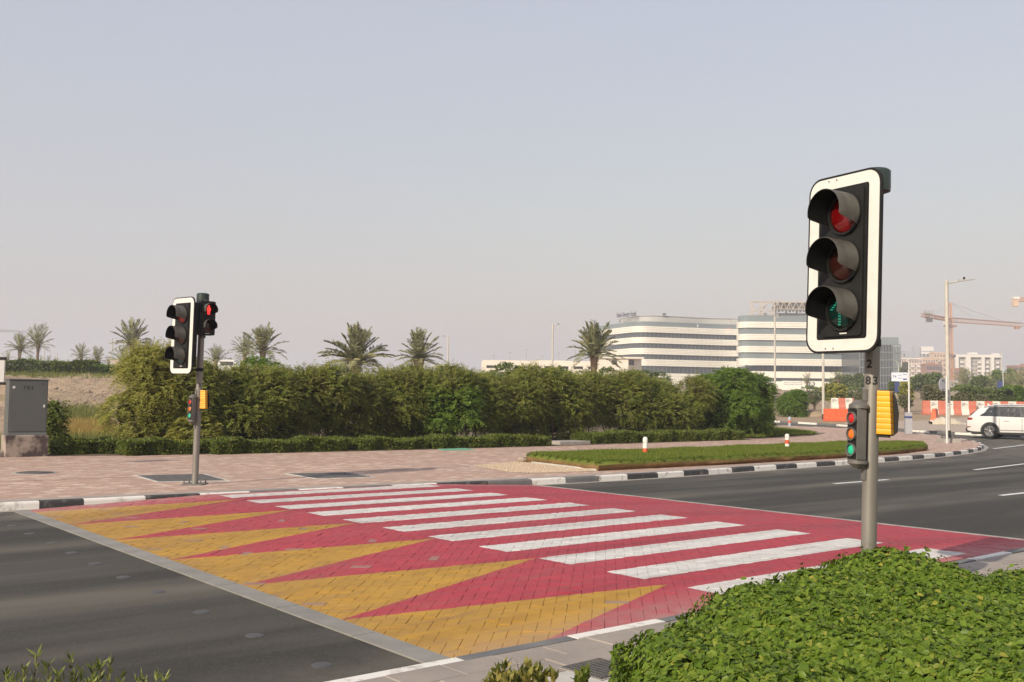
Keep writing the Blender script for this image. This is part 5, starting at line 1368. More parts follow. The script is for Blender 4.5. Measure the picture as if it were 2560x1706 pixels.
MB().box(-.35, .35, -.06, .06, p.z - float(G(p.x, 140)) - .7, p.z - float(G(p.x, 140)) + .7).build('panel', MATS['sign_blue'], bn); MB().cyl((.4, 0, 0), (.4, 0, 4), .06).build('post', MATS['post_white'], bn)
p = at(2500, 962, 190); bn = empty('blue_banner', (p.x, 190, float(G(p.x, 190))), 0, 'small blue panel on a thin post near the right edge', 'sign')
MB().box(-.5, .5, -.06, .06, p.z - float(G(p.x, 190)) - 1.1, p.z - float(G(p.x, 190)) + .7).build('panel', MATS['sign_blue'], bn); MB().cyl((.6, 0, 0), (.6, 0, 6), .07).build('post', MATS['post_white'], bn)

M('barrier_orange', (.72, .13, .045), .5, (.62, .10, .035), 5); M('barrier_red', (.52, .19, .13), .6, (.50, .13, .08), 5); M('barrier_white', (.70, .66, .58), .6, (.62, .58, .50), 5); M('sack', (.52, .46, .36), .85, (.43, .37, .29), 3, bump=.5)
def striped(px0, px1, ybase, n, first, label, h, depth=.5):
    a = on(px0, ybase); Yd = a[1]; p0 = at(px0, ybase, Yd); p1 = at(px1, ybase, Yd); L = p1.x - p0.x; gz = a[2]
    root = empty('concrete_barrier', (p0.x, Yd, gz), 0, label, 'barrier', 'red and white barriers on the far plot'); wseg = L / n
    for i in range(n):
        mb = MB(); x0, x1 = i * wseg + .008, (i + 1) * wseg - .008
        sec = [(-depth / 2, 0), (-depth / 2, .12 * h), (-depth * .24, .42 * h), (-depth * .17, h), (depth * .17, h), (depth * .24, .42 * h), (depth / 2, .12 * h), (depth / 2, 0)]
        mb.add([(x0, y_, z_) for y_, z_ in sec] + [(x1, y_, z_) for y_, z_ in sec], [tuple(range(8)), tuple(range(8, 16))[::-1]] + [(k, (k + 1) % 8, 8 + (k + 1) % 8, 8 + k) for k in range(8)])
        white = (i % 2 == 0) == first; seg = mb.build('block', MATS['barrier_white' if white else 'barrier_red'], root)
        if white and n > 3:
            mb = MB()
            for k in range(3): mb.box(x0 + .06, x0 + wseg * (.55, .8, .45)[k], -depth * .20 - .012, -depth * .18 - .006, h * (.82 - .09 * k), h * (.85 - .09 * k))
            mb.build('small_print', MATS['sign_blue'], seg)
    return root
striped(2078, 2165, 1022, 5, True, 'red and white block barrier behind the orange barrier, left of the near pole', 1.1)
striped(2306, 2440, 1037, 7, False, 'long red and white block barrier behind the tall lamp post', 1.22)
striped(2441, 2560, 1038, 6, True, 'red and white block barrier half hidden behind the white car', 1.22)
a = on(2060, 1053); p1 = at(2132, 1053, a[1]); L = p1.x - (at(2060, 1053, a[1])).x
ob = empty('plastic_barrier', (at(2060, 1053, a[1]).x, a[1], a[2]), 0, 'orange plastic water barrier with ribbed side at the side street', 'barrier')
mb = MB(); sec = [(-.24, 0), (-.24, .1), (-.16, .3), (-.12, .86), (.12, .86), (.16, .3), (.24, .1), (.24, 0)]
mb.add([(0, y_, z_) for y_, z_ in sec] + [(L, y_, z_) for y_, z_ in sec], [tuple(range(8)), tuple(range(8, 16))[::-1]] + [(k, (k + 1) % 8, 8 + (k + 1) % 8, 8 + k) for k in range(8)]); mb.build('shell', MATS['barrier_orange'], ob)
for i in range(5): MB().add([(.12 + i * L * .2, -.26, .04), (.30 + i * L * .2, -.26, .04), (.30 + i * L * .2, -.17, .66), (.12 + i * L * .2, -.17, .66), (.12 + i * L * .2, -.1, .04), (.30 + i * L * .2, -.1, .04), (.30 + i * L * .2, -.1, .66), (.12 + i * L * .2, -.1, .66)], [(0, 1, 2, 3), (0, 3, 7, 4), (1, 5, 6, 2), (3, 2, 6, 7)]).build('rib', MATS['barrier_orange'], ob)
a = on(2334, 1053); ob = empty('plastic_barrier', (a[0], a[1], a[2]), R(62), 'single orange barrier seen end-on left of the tall lamp post', 'barrier')
mb = MB(); mb.add([(0, y_, z_) for y_, z_ in sec] + [(2.0, y_, z_) for y_, z_ in sec], [tuple(range(8)), tuple(range(8, 16))[::-1]] + [(k, (k + 1) % 8, 8 + (k + 1) % 8, 8 + k) for k in range(8)]); mb.build('shell', MATS['barrier_orange'], ob)
MB().box(.2, 1.8, -.08, .08, .86, .90).build('top_rail', MATS['barrier_orange'], ob)
a = on(2325, 1061); p1 = at(2418, 1056, a[1])
mb = MB(); k = 22; vv = []; ff = []
for i in range(k):
    t = i / (k - 1); xx = (p1.x - a[0]) * t; hh = (.10 + .36 * math.sin(math.pi * min(1, t * 1.15 + .05)) ** .7 + .05 * math.sin(i * 2.1)); 
    for j in range(9): q = math.pi * j / 8; vv.append((xx + .06 * math.sin(i + j), -.55 * math.cos(q) * (.6 + .5 * math.sin(math.pi * t)), max(0, hh * math.sin(q) ** .7 + .02 * math.sin(i * 3 + j * 2))))
for i in range(k - 1):
    for j in range(8): ff.append((i * 9 + j, i * 9 + j + 1, (i + 1) * 9 + j + 1, (i + 1) * 9 + j))
mb.add(vv, ff); o = mb.build('white_sheet', MATS['sack'], smooth=True, angle=60); o.location = (a[0], a[1], a[2]); tag(o, 'crumpled off-white sheet lying on the ground behind the lamp post', 'sheet')
# dirt heap beside the round bush
a = on(2030, 1042); mb = MB(); mb.lathe([(1.5, -.05), (1.1, .22), (.6, .42), (.2, .55), (0, .57)], 14); o = mb.build('sand_heap', MATS['sand'], smooth=True, angle=180); o.location = a; tag(o, 'low heap of sand beside the round bush', 'heap')

# ================================================================== white car
M('car_white', (.60, .59, .57), .22, (.58, .57, .55), 2, spec=.6); M('car_glass', (.02, .022, .026), .06, (.03, .032, .036), 3, spec=.8); M('tyre', (.018, .018, .018), .85); M('rim', (.42, .42, .43), .3, (.35, .35, .36), 12, metal=.8)
M('tail_red', (.30, .01, .015), .15, (.2, .006, .01), 20, spec=.7); M('car_trim', (.02, .02, .021), .5); M('chrome', (.5, .5, .5), .2, metal=.9)
cx_, cy_, cz_ = on(2485, 1096, -.12)
car = empty('white_car', (cx_, cy_, cz_), R(-36), 'white sport utility car leaving the picture at the right edge', 'car')
ST = [(-1.13, .52, .80, .80, .74, .5), (-1.07, .36, 1.0, 1.02, .92, .6), (-1.0, .32, 1.07, 1.12, .955, .68), (-.84, .29, 1.10, 1.27, .972, .70), (-.62, .28, 1.10, 1.47, .98, .70), (-.42, .28, 1.10, 1.60, .983, .70), (-.15, .27, 1.10, 1.665, .985, .71), (.25, .27, 1.09, 1.71, .985, .72), (.9, .27, 1.075, 1.74, .985, .72), (1.6, .27, 1.06, 1.735, .985, .72), (2.05, .27, 1.05, 1.68, .985, .71), (2.5, .27, 1.04, 1.47, .985, .70),
      (2.95, .28, 1.03, 1.12, .98, .70), (3.3, .29, 1.0, 1.06, .965, .70), (3.65, .32, .94, .99, .93, .66), (3.88, .40, .82, .86, .84, .6), (3.95, .5, .68, .70, .72, .5)]
vv = []; ff = []
for x, zb, be, ro_, hw, rw in ST:
    half = [(hw * .80, zb), (hw * .97, zb + .06), (hw, zb + .30), (hw * 1.0, (zb + be) / 2 + .08), (hw * .975, be - .03), (hw * .95, be), (rw + .03, max(ro_ - .07, be + .002)), (rw - .04, max(ro_ - .02, be + .004)), (rw * .5, max(ro_, be + .006))]
    vv += [(x, -y_, z_) for y_, z_ in half] + [(x, y_, z_) for y_, z_ in half[::-1]]
nS = 18
for i in range(len(ST) - 1):
    for k in range(nS): j = (k + 1) % nS; ff.append((i * nS + k, i * nS + j, (i + 1) * nS + j, (i + 1) * nS + k))
ff += [tuple(range(nS)), tuple((len(ST) - 1) * nS + k for k in range(nS))[::-1]]
body = MB().add(vv, ff).build('body', MATS['car_white'], car, True, 32)
SX = [s_[0] for s_ in ST]
def side_pt(x, t, s_, out=.006):
    be = np.interp(x, SX, [q[2] for q in ST]); ro_ = np.interp(x, SX, [q[3] for q in ST]) - .07; hw = np.interp(x, SX, [q[4] for q in ST]) * .95; rw = np.interp(x, SX, [q[5] for q in ST]) + .03
    return (x, s_ * ((hw + (rw - hw) * t) + out), be + (ro_ - be) * t + out * .4)
for s_ in (-1, 1):
    mb = MB(); nx = 12; vv = []; ff = []
    for i in range(nx + 1):
        xb = -.50 + 3.02 * i / nx; xt = -.06 + 2.12 * i / nx; vv += [side_pt(xb, .04, s_, .003), side_pt((xb + xt) / 2, .5, s_, .003), side_pt(xt, .93, s_, .003)]
    for i in range(nx):
        for j in range(2): ff.append((i * 3 + j, i * 3 + 3 + j, i * 3 + 4 + j, i * 3 + 1 + j))
    mb.add(vv, ff).build('window_surround', MATS['car_trim'], body, True, 60)
    for xs2, tb in (((-.44, -.03, .36, .40), None), ((.44, .40, 1.34, 1.42), None), ((1.46, 1.38, 2.02, 2.46), None)):
        x0, x0t, x1t, x1 = xs2; mb = MB(); nx = 5; vv = []; ff = []
        for i in range(nx + 1):
            xb = x0 + (x1 - x0) * i / nx; xt = x0t + (x1t - x0t) * i / nx; vv += [side_pt(xb, .07, s_), side_pt((xb + xt) / 2, .5, s_), side_pt(xt, .90, s_)]
        for i in range(nx):
            for j in range(2): ff.append((i * 3 + j, i * 3 + 3 + j, i * 3 + 4 + j, i * 3 + 1 + j))
        mb.add(vv, ff).build('side_window', MATS['car_glass'], body, True, 60)
    mb = MB(); mb.tube([side_pt(x, 1.0, s_, .03) for x in (-.3, .2, .9, 1.6, 2.0)], .018, 6); mb.build('roof_rail', MATS['chrome'], body, True)
    mb = MB(); mb.box(.42, 2.55, s_ * .992 - .008, s_ * .992 + .008, .43, .455); mb.build('sill_strip', MATS['chrome'], body)
    for xh in (.62, 1.72): MB().box(xh, xh + .26, s_ * .995 - .02, s_ * .995 + .02, .90, .93, bev=.006).build('door_handle', MATS['car_white'], body)
    for xd in (.42, 1.45, 2.5): MB().box(xd, xd + .012, s_ * .9875 - .003, s_ * .9875 + .003, .36, 1.03).build('door_seam', MATS['car_trim'], body)
    for xw in (0.0, 3.0):
        wl = empty('wheel', (xw, s_ * .905, .385)); wl.parent = car
        n = 32; mb = MB(); mb.lathe([(.25, -.13), (.35, -.13), (.38, -.10), (.385, 0), (.38, .10), (.35, .13), (.27, .133), (.25, .10)], n, Matrix.Rotation(R(-90 * s_), 4, 'X')); mb.build('tyre', MATS['tyre'], wl, True, 50)
        mb = MB(); mb.lathe([(.27, .115), (.285, .125), (.285, .10), (.25, .03), (.04, .02), (0, .02)], n, Matrix.Rotation(R(-90 * s_), 4, 'X')); mb.build('wheel_dish', MATS['car_trim'], wl, True, 30)
        mb = MB()
        for k in range(5):
            for dd in (-.09, .09): a = 2 * math.pi * k / 5 + .3; c0 = (.05 * math.cos(a), s_ * .10, .05 * math.sin(a)); c1 = (.275 * math.cos(a + dd), s_ * .115, .275 * math.sin(a + dd)); mb.tube([c0, c1], [.022, .016], 6)
        mb.lathe([(.06, .09), (.06, .115), (0, .12)], 14, Matrix.Rotation(R(-90 * s_), 4, 'X')); mb.lathe([(.272, .11), (.29, .128), (.278, .132), (.262, .115)], n, Matrix.Rotation(R(-90 * s_), 4, 'X')); mb.build('rim', MATS['rim'], wl, True, 40)
        mb = MB(); po = [(xw + .445 * math.cos(t), .385 + .445 * math.sin(t)) for t in np.linspace(R(-14), R(194), 25)]
        mb.add([(x_, s_ * .9905, z_) for x_, z_ in po] + [(xw, s_ * .9905, .3)], [(i, i + 1, 25) for i in range(24)]); mb.build('wheel_arch', MATS['car_trim'], body)
    MB().add([(-1.085, s_ * .60, .93), (-1.085, s_ * .60, 1.03), (-1.045, s_ * .93, 1.035), (-1.06, s_ * .93, .92), (-.80, s_ * .985, 1.035), (-.84, s_ * .99, .93), (-.98, s_ * .7, .97)], [(0, 1, 2, 3), (3, 2, 4, 5), (0, 3, 6), (3, 5, 6), (1, 6, 2), (2, 6, 4)]).build('tail_lamp', MATS['tail_red'], body)
    MB().box(-1.10, -.90, s_ * .93 - .05, s_ * .93 + .05, .56, .60).build('reflector', MATS['tail_red'], body)
MB().add([(-1.0 - .012, -.62, 1.18), (-1.0 - .012, .62, 1.18), (-.46, .56, 1.575), (-.46, -.56, 1.575), (-.8, 0, 1.2)], [(0, 1, 2, 3), (0, 3, 4), (1, 4, 2)]).build('rear_window', MATS['car_glass'], body)
MB().box(-.52, -.15, -.60, .60, 1.575, 1.625, bev=.02).build('spoiler', MATS['car_white'], body)
MB().box(-1.16, -.95, -.86, .86, .30, .52, bev=.04).build('rear_bumper', MATS['car_trim'], body)
MB().box(-.9, 3.7, -.86, .86, .20, .32, bev=.03).build('underbody', MATS['car_trim'], car)
mb = MB(); mb.add([(-.28, -.02, 1.675), (-.16, -.02, 1.69), (-.26, 0, 1.78), (-.28, .02, 1.675), (-.16, .02, 1.69)], [(0, 1, 2), (3, 2, 4), (0, 2, 3), (1, 4, 2)]); mb.build('aerial', MATS['car_white'], body)

# ================================================================== buildings
M('clad_white', (.80, .765, .67), .5, (.74, .70, .61), .2, obj=False); M('clad_joint', (.46, .42, .35), .6); M('clad_grey', (.46, .45, .41), .6, (.42, .41, .38), .1, obj=False)
M('glass_dark', (.035, .045, .050), .15, (.07, .082, .088), .05, spec=.5, obj=False); M('glass_pale', (.20, .235, .24), .15, (.15, .18, .19), .08, spec=.6, obj=False); M('mullion', (.20, .21, .21), .5)
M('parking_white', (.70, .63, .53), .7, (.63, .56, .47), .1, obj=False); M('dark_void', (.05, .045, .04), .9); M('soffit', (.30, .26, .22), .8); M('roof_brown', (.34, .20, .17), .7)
M('truss_steel', (.50, .44, .36), .6, (.42, .36, .30), .5); M('louvre_dark', (.14, .125, .12), .8)
def smooth_path(pts, n=8):
    P = [np.array(p, float) for p in pts]; P = [2 * P[0] - P[1]] + P + [2 * P[-1] - P[-2]]; out = []
    for i in range(1, len(P) - 2):
        for t in np.linspace(0, 1, n, endpoint=False):
            a, b_, c, d = P[i - 1], P[i], P[i + 1], P[i + 2]; out.append(.5 * ((2 * b_) + (-a + c) * t + (2 * a - 5 * b_ + 4 * c - d) * t * t + (-a + 3 * b_ - 3 * c + d) * t ** 3))
    out.append(P[-2]); return out
def ribbon(mb, path, z0, z1, out=0.0, depth=2.0, o=(0, 0, 0)):
    """wall strip along a plan path, front face pushed out, with top and bottom returning inwards"""
    vv = []; ff = []; n = len(path)
    for i, p in enumerate(path):
        d = path[min(i + 1, n - 1)] - path[max(i - 1, 0)]; d = d / np.linalg.norm(d); nn = np.array([d[1], -d[0]])
        f_ = p + nn * out; b_ = p - nn * depth
        vv += [(f_[0] - o[0], f_[1] - o[1], z0 - o[2]), (f_[0] - o[0], f_[1] - o[1], z1 - o[2]), (b_[0] - o[0], b_[1] - o[1], z1 - o[2]), (b_[0] - o[0], b_[1] - o[1], z0 - o[2])]
    for i in range(n - 1):
        for k in range(4): j = (k + 1) % 4; ff.append((i * 4 + k, (i + 1) * 4 + k, (i + 1) * 4 + j, i * 4 + j))
    ff += [(0, 1, 2, 3), tuple((n - 1) * 4 + k for k in range(4))[::-1]]; mb.add(vv, ff)
def mullions(mb, path, z0, z1, step, out, o, wd=.12):
    L = np.r_[0, np.cumsum([np.linalg.norm(b_ - a) for a, b_ in zip(path[:-1], path[1:])])]
    for s_ in np.arange(step / 2, L[-1], step):
        i = int(np.searchsorted(L, s_) - 1); t = (s_ - L[i]) / (L[i + 1] - L[i]); p = path[i] * (1 - t) + path[i + 1] * t; d = path[i + 1] - path[i]; d /= np.linalg.norm(d); nn = np.array([d[1], -d[0]])
        c = p + nn * out; ang = math.atan2(d[1], d[0])
        mb.box(-wd / 2, wd / 2, -.08, .08, z0 - o[2], z1 - o[2], Matrix.Translation((c[0] - o[0], c[1] - o[1], 0)) @ Matrix.Rotation(ang, 4, 'Z'))
def floors(root, path, zs, o, glass, gmat2=None):
    """zs: list of (kind, z0, z1)"""
    for kind, z0, z1 in zs:
        if kind == 'band':
            mb = MB(); h = (z1 - z0) / 4
            for k in range(4): ribbon(mb, path, z0 + k * h + (.05 if k else 0), z0 + (k + 1) * h - .05 * (k < 3), .45 + .05 * (k % 2), 1.0, o)
            bnd = mb.build('cladding_band', MATS['clad_white'], root)
            mb = MB(); ribbon(mb, path, z0 + .02, z1 - .02, .33, .8, o); mb.build('band_joint', MATS['clad_joint'], bnd)
        else:
            mb = MB(); ribbon(mb, path, z0, z1, -.25, 1.5, o); g_ = mb.build('glazing', MATS[glass], root)
            mb = MB(); mullions(mb, path, z0, z1, 1.9, -.22, o); mm = mb.build('mullions', MATS['mullion'], g_); mm['kind'] = 'stuff'
OA = (70, 415, 8.2)
hosp = empty('hospital_building', OA, 0, 'long white hospital building with curved cladding bands, its name on the roof', 'building')
pathA = smooth_path([(38, 443), (42, 434.3), (46, 425.6), (49.0, 419.1), (50.9, 415.9), (54.0, 414.0), (58, 414.2), (66, 416.6), (74, 419.2), (82, 421.8), (88, 423.6), (93, 424.3), (99, 424.4)], 6)
zA = [('glass', 12.3, 14.4), ('band', 14.4, 14.6 - .05)]
floors(hosp, pathA, [('band', 30.5, 33.0), ('glass', 28.4, 30.5), ('band', 26.0, 28.4), ('glass', 23.9, 26.0), ('band', 21.4, 23.9), ('glass', 19.3, 21.4), ('band', 16.6, 19.3), ('glass', 13.6, 16.6), ('band', 9.0, 13.6)], OA, 'glass_dark')
# set-back top storey with pale glass balustrade
pTop = smooth_path([(47.5, 436), (52, 424), (56, 420), (62, 419.5), (72, 423), (84, 428), (99, 429)], 6)
mb = MB(); ribbon(mb, pTop, 33.0, 37.9, 0, 8, OA); mb.build('top_storey', MATS['clad_grey'], hosp)
mb = MB(); ribbon(mb, pathA, 33.02, 35.0, -.6, .08, OA); gl = mb.build('balustrade', MATS['glass_pale'], hosp)
mb = MB(); mullions(mb, pathA, 33.05, 35.1, 1.9, -.55, OA, .1); mm = mb.build('balustrade_posts', MATS['mullion'], gl); mm['kind'] = 'stuff'
mb = MB(); mb.prism([(p[0] - OA[0], p[1] - OA[1]) for p in pTop] + [(99 - OA[0], 450 - OA[1]), (48 - OA[0], 450 - OA[1])], 29.2, 29.75); mb.build('roof', MATS['clad_grey'], hosp)
mb = MB(); mb.prism([(p[0] - OA[0], p[1] - OA[1]) for p in pathA] + [(99 - OA[0], 452 - OA[1]), (38 - OA[0], 452 - OA[1])], 24.5, 24.78); mb.build('roof_slab', MATS['clad_grey'], hosp)
for i, px in enumerate((1711, 1725, 1739)):
    p = at(px, 815, 421); mb = MB(); mb.lathe([(1.15, -.3), (1.15, .3), (.8, .42), (0, .45)], 18, Matrix.Translation((p.x - OA[0], p.y - OA[1], p.z - OA[2])) @ Matrix.Rotation(R(90), 4, 'X')); mb.build('fan_unit', MATS['post_white'], hosp, True)
p0, p1 = at(1746, 822, 423), at(1828, 823, 426); mb = MB()
mb.tube([(p0.x - OA[0], p0.y - OA[1], p0.z - OA[2] + 1), (p1.x - OA[0], p1.y - OA[1], p1.z - OA[2] + 1.3)], .16, 5); mb.tube([(p0.x - OA[0], p0.y - OA[1], p0.z - OA[2] + .2), (p1.x - OA[0], p1.y - OA[1], p1.z - OA[2] + .5)], .16, 5)
for t in np.linspace(0, 1, 14): q = p0.lerp(p1, t); mb.box(q.x - OA[0] - .1, q.x - OA[0] + .1, q.y - OA[1] - .1, q.y - OA[1] + .1, q.z - OA[2] - .8, q.z - OA[2] + 1.3)
mb.box(p0.x - OA[0] + 2, p1.x - OA[0], p0.y - OA[1] + 1.2, p0.y - OA[1] + 1.4, p0.z - OA[2] - .4, p0.z - OA[2] + .7)
mb.build('red_railing', MATS['roof_brown'], hosp)
p = at(1661, 786, 419); MB().box(p.x - OA[0] - .7, p.x - OA[0] + .7, p.y - OA[1], p.y - OA[1] + .5, p.z - OA[2] - .45, p.z - OA[2] + .45).build('roof_box', MATS['cabinet_grey'], hosp)
q0, q1 = at(1541, 791, 430), at(1591, 782.5, 419.5); dd = (q1 - q0); angt = math.atan2(dd.y, dd.x)
text_obj('roof_lettering', 'Fakeeh University Hospital', 1.0, 'ink', hosp, Matrix.Translation(((q0 + q1) / 2 - Vector(OA))) @ Matrix.Rotation(angt, 4, 'Z') @ Matrix.Rotation(R(90), 4, 'X') @ Matrix.Diagonal((1.08 * dd.to_2d().length / 11.9, 3.1, 1, 1)), depth=.03, bold=.006)
mb = MB(); mb.tube([tuple(q0 - Vector(OA) - Vector((0, 0, 1.6))), tuple(q1 - Vector(OA) - Vector((0, 0, 1.6)))], .08, 5); mb.build('lettering_rail', MATS['mullion'], hosp)
# right hand block: nearer, with its own storey heights
OB = (108, 372, 7.2)
hospB = empty('hospital_block', OB, 0, 'nearer white curved hospital block with a steel truss on its roof, behind the near signal', 'building')
pathB = smooth_path([(85.6, 378.6), (85.3, 376.2), (85.7, 374.0), (87.2, 372.5), (90, 372), (95, 372), (108, 372), (122, 372), (129.5, 372.2), (133.2, 373.6), (135, 377), (135.2, 386), (135, 398)], 6)
floors(hospB, pathB, [('band', 29.8, 32.0), ('glass', 27.4, 29.8), ('band', 25.2, 27.4), ('glass', 22.9, 25.2), ('band', 20.6, 22.9), ('glass', 18.3, 20.6), ('band', 15.9, 18.3)], OB, 'glass_pale')
pathC = smooth_path([(90, 400), (90, 384), (92, 378), (96, 376.5), (110, 376.5), (128, 376.5), (132, 380), (132, 398)], 5)
floors(hospB, pathC, [('glass', 13.6, 15.9)], OB, 'glass_dark')
pathD = [np.array(p, float) for p in ((88, 400), (88, 373.0), (128, 373.0), (128, 400))]
mb = MB(); ribbon(mb, pathD, 11.2, 13.6, 0, 1, OB); mb.build('lower_band', MATS['clad_white'], hospB)
mb = MB(); ribbon(mb, pathD, 9.9, 11.2, -.5, 1, OB); gg = mb.build('lower_glazing', MATS['glass_dark'], hospB)
mb = MB(); ribbon(mb, pathD, 7.0, 9.9, 0, 1, OB); mb.build('lower_wall', MATS['clad_white'], hospB)
mb = MB(); ribbon(mb, pathB, 32.02, 34.4, -.6, .08, OB); gl = mb.build('balustrade', MATS['glass_pale'], hospB)
mb = MB(); mullions(mb, pathB, 32.05, 34.5, 1.9, -.55, OB, .1); mm = mb.build('balustrade_posts', MATS['mullion'], gl); mm['kind'] = 'stuff'
pR = smooth_path([(99, 396), (99, 384), (101, 379.5), (106, 379), (131, 379), (133, 384), (133, 396)], 5)
mb = MB(); ribbon(mb, pR, 32.0, 36.0, 0, 4, OB); pent = mb.build('penthouse', MATS['clad_grey'], hospB)
for k in range(6): MB().box(103.5 + k * 4.6 - OB[0], 106.5 + k * 4.6 - OB[0], 378.8 - OB[1], 379.2 - OB[1], 32.3 - OB[2], 34.9 - OB[2]).build('penthouse_window', MATS['glass_pale'], pent)
mb = MB(); mb.prism([(p[0] - OB[0], p[1] - OB[1]) for p in pathB], 24.2, 24.6); mb.build('roof_slab', MATS['clad_grey'], hospB)
# roof truss
tr = MB(); zt0, zt1 = 37.1, 39.9; xa, xb, yt = 98.5, 131, 374.5
def Tm(x, y, z): return (x - OB[0], y - OB[1], z - OB[2])
for yy in (yt, yt + 3):
    tr.tube([Tm(xa, yy, zt0), Tm(xb, yy, zt0)], .17, 5); tr.tube([Tm(xa - 8.5, yy, zt1), Tm(xb, yy, zt1)], .17, 5)
    nx = 14; sx = (xb - xa) / nx
    for k in range(nx):
        x0 = xa + k * sx; tr.tube([Tm(x0, yy, zt0), Tm(x0 + sx / 2, yy, zt1)], .13, 5); tr.tube([Tm(x0 + sx / 2, yy, zt1), Tm(x0 + sx, yy, zt0)], .13, 5)
        if k % 2 == 0: tr.tube([Tm(x0 + sx / 2, yy, zt0), Tm(x0 + sx / 2, yy, zt1)], .10, 5)
for xx in (90.2, 94, 98.5): 
    for yy in (yt, yt + 3): tr.tube([Tm(xx, yy, 32), Tm(xx, yy, zt1)], .22, 5)
for zz in (34.2, 35.0, 36.4): tr.tube([Tm(90.2, yt, zz), Tm(98.5, yt, zz)], .16, 5)
tr.tube([Tm(90.2, yt, 36.2), Tm(97.5, yt, zt1)], .18, 5); tr.tube([Tm(92, yt, 34.2), Tm(95.5, yt + 1, 38.5)], .15, 5); tr.tube([Tm(98.5, yt, 34.2), Tm(94, yt, zt1)], .14, 5); tr.tube([Tm(90.2, yt, 38), Tm(94, yt, 34.5)], .12, 5)
tr.build('roof_truss', MATS['truss_steel'], hospB)
mb = MB(); mb.box(xa - OB[0], xb - OB[0], yt + 1.0 - OB[1], yt + 1.3 - OB[1], zt0 + .3 - OB[2], zt1 - .3 - OB[2]); mb.build('truss_louvre', MATS['louvre_dark'], hospB)
mb = MB()
for k in range(24): mb.box(xa + k * 1.35 - OB[0], xa + k * 1.35 + .8 - OB[0], yt - OB[1], yt + .5 - OB[1], 35.7 + .25 * (k % 3) - OB[2], 36.9 - OB[2])
mb.build('hanging_units', MATS['louvre_dark'], hospB)
MB().box(94.6 - OB[0], 95.8 - OB[0], yt - OB[1] + .2, yt - OB[1] + .8, 34.3 - OB[2], 35.6 - OB[2]).build('roof_box', MATS['louvre_dark'], hospB)
# set-back link between the two blocks
mb = MB(); mb.box(93.5 - OA[0], 101 - OA[0], 426 - OA[1], 440 - OA[1], 5, 29.0); mb.build('stair_block', MATS['clad_grey'], hosp)
# low hospital sign wall with arrows
pw0, pw1 = at(1955, 968, 330), at(2058, 968, 330); gzw = float(G(100, 330))
sw = empty('sign_wall', ((pw0.x + pw1.x) / 2, 330, gzw), 0, 'white sign wall with pale lettering and two blue arrows below the hospital', 'sign'); hwid = (pw1.x - pw0.x) / 2; zt_ = at(2000, 953, 330).z - gzw
MB().box(-hwid, hwid, -.15, .15, -.5, zt_).build('wall', MATS['clad_white'], sw)
mb = MB()
for k, (a0, a1, f_) in enumerate(((-.92, -.62, .80), (-.56, -.22, .80), (-.16, -.02, .80), (-.92, -.70, .60), (-.66, -.40, .60), (-.36, -.05, .60))): mb.box(a0 * hwid, a1 * hwid, -.20, -.16, zt_ * f_ - .12, zt_ * f_ + .16)
mb.build('lettering', MATS['sign_grey'], sw)
for k in (0, 1):
    mb = MB(); x0 = hwid * (.22 + .24 * k); zc_ = zt_ * .68
    mb.add([(x0, -.18, zc_ + .75), (x0 + .45, -.18, zc_ + .75), (x0 + 1.05, -.18, zc_), (x0 + .45, -.18, zc_ - .75), (x0, -.18, zc_ - .75), (x0 + .6, -.18, zc_)], [(0, 1, 2, 5), (5, 2, 3, 4)]); mb.build('arrow', MATS['sign_blue'], sw)

# glass office tower behind the near signal pole
p0, p1 = at(2150, 960, 345), at(2252, 960, 345); gz = float(G(120, 345)); OT = ((p0.x + p1.x) / 2, 352, gz)
gt_ = empty('glass_tower', OT, 0, 'dark glass office tower right behind the near signal pole', 'building'); hx = (p1.x - p0.x) / 2; zt_ = at(2225, 862, 345).z - gz
MB().box(-hx, hx * .62, -7, 12, 0, zt_).build('glazing', MATS['glass_dark'], gt_); MB().box(hx * .62, hx, -6.8, 12, 0, zt_ - .6).build('corner_glazing', MATS['glass_pale'], gt_)
mb = MB(); nf = 6
for k in range(nf + 1): mb.box(-hx - .1, hx + .1, -7.15, -6.6, k * zt_ / nf - .15, k * zt_ / nf + .15)
for k in range(15): xx = -hx + k * 2 * hx / 14; mb.box(xx - .08, xx + .08, -7.12, -6.6, 0, zt_)
mb.build('frame_grid', MATS['mullion'], gt_)
MB().box(-hx * .2, hx * .42, -5, 8, zt_, at(2215, 843, 345).z - gz).build('plant_room', MATS['clad_grey'], gt_); MB().box(-hx * .9, hx * .95, -6.4, -6.2, zt_, zt_ + 2.6).build('parapet_glass', MATS['glass_pale'], gt_)

# white multi-storey car park
YP = 320; gz = float(G(20, YP)); a0 = at(1210, 905, YP); a1 = at(1500, 905, YP); OP = (a0.x, YP, gz)
cp = empty('car_park', OP, 0, 'low white concrete car park building behind the palm, left of the hospital', 'building'); LP = a1.x - a0.x
zz = lambda py, px=1400: at(px, py, YP).z - gz
for k, (yt_, yb_) in enumerate(((903, 916), (923, 936), (944, 975))): MB().box(-.5, LP, -.4, .4, zz(yb_), zz(yt_)).build('parapet', MATS['parking_white'], cp)
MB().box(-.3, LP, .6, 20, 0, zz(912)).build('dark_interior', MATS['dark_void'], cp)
for k in range(9): MB().box(k * LP / 8 - .8, k * LP / 8 + .8, -.35, .35, 0, zz(905)).build('column', MATS['parking_white'], cp)
MB().box(LP * .42, LP * .70, 2, 12, zz(905), zz(901)).build('roof_ramp', MATS['parking_white'], cp)
a2 = at(1498, 905, YP - 4); a3 = at(1572, 905, YP - 4); bw = a3.x - a2.x; o_ = a2.x - OP[0]
tw = MB().box(o_, o_ + bw, -3, 10, 0, zz(893)).build('stair_tower', MATS['parking_white'], cp)
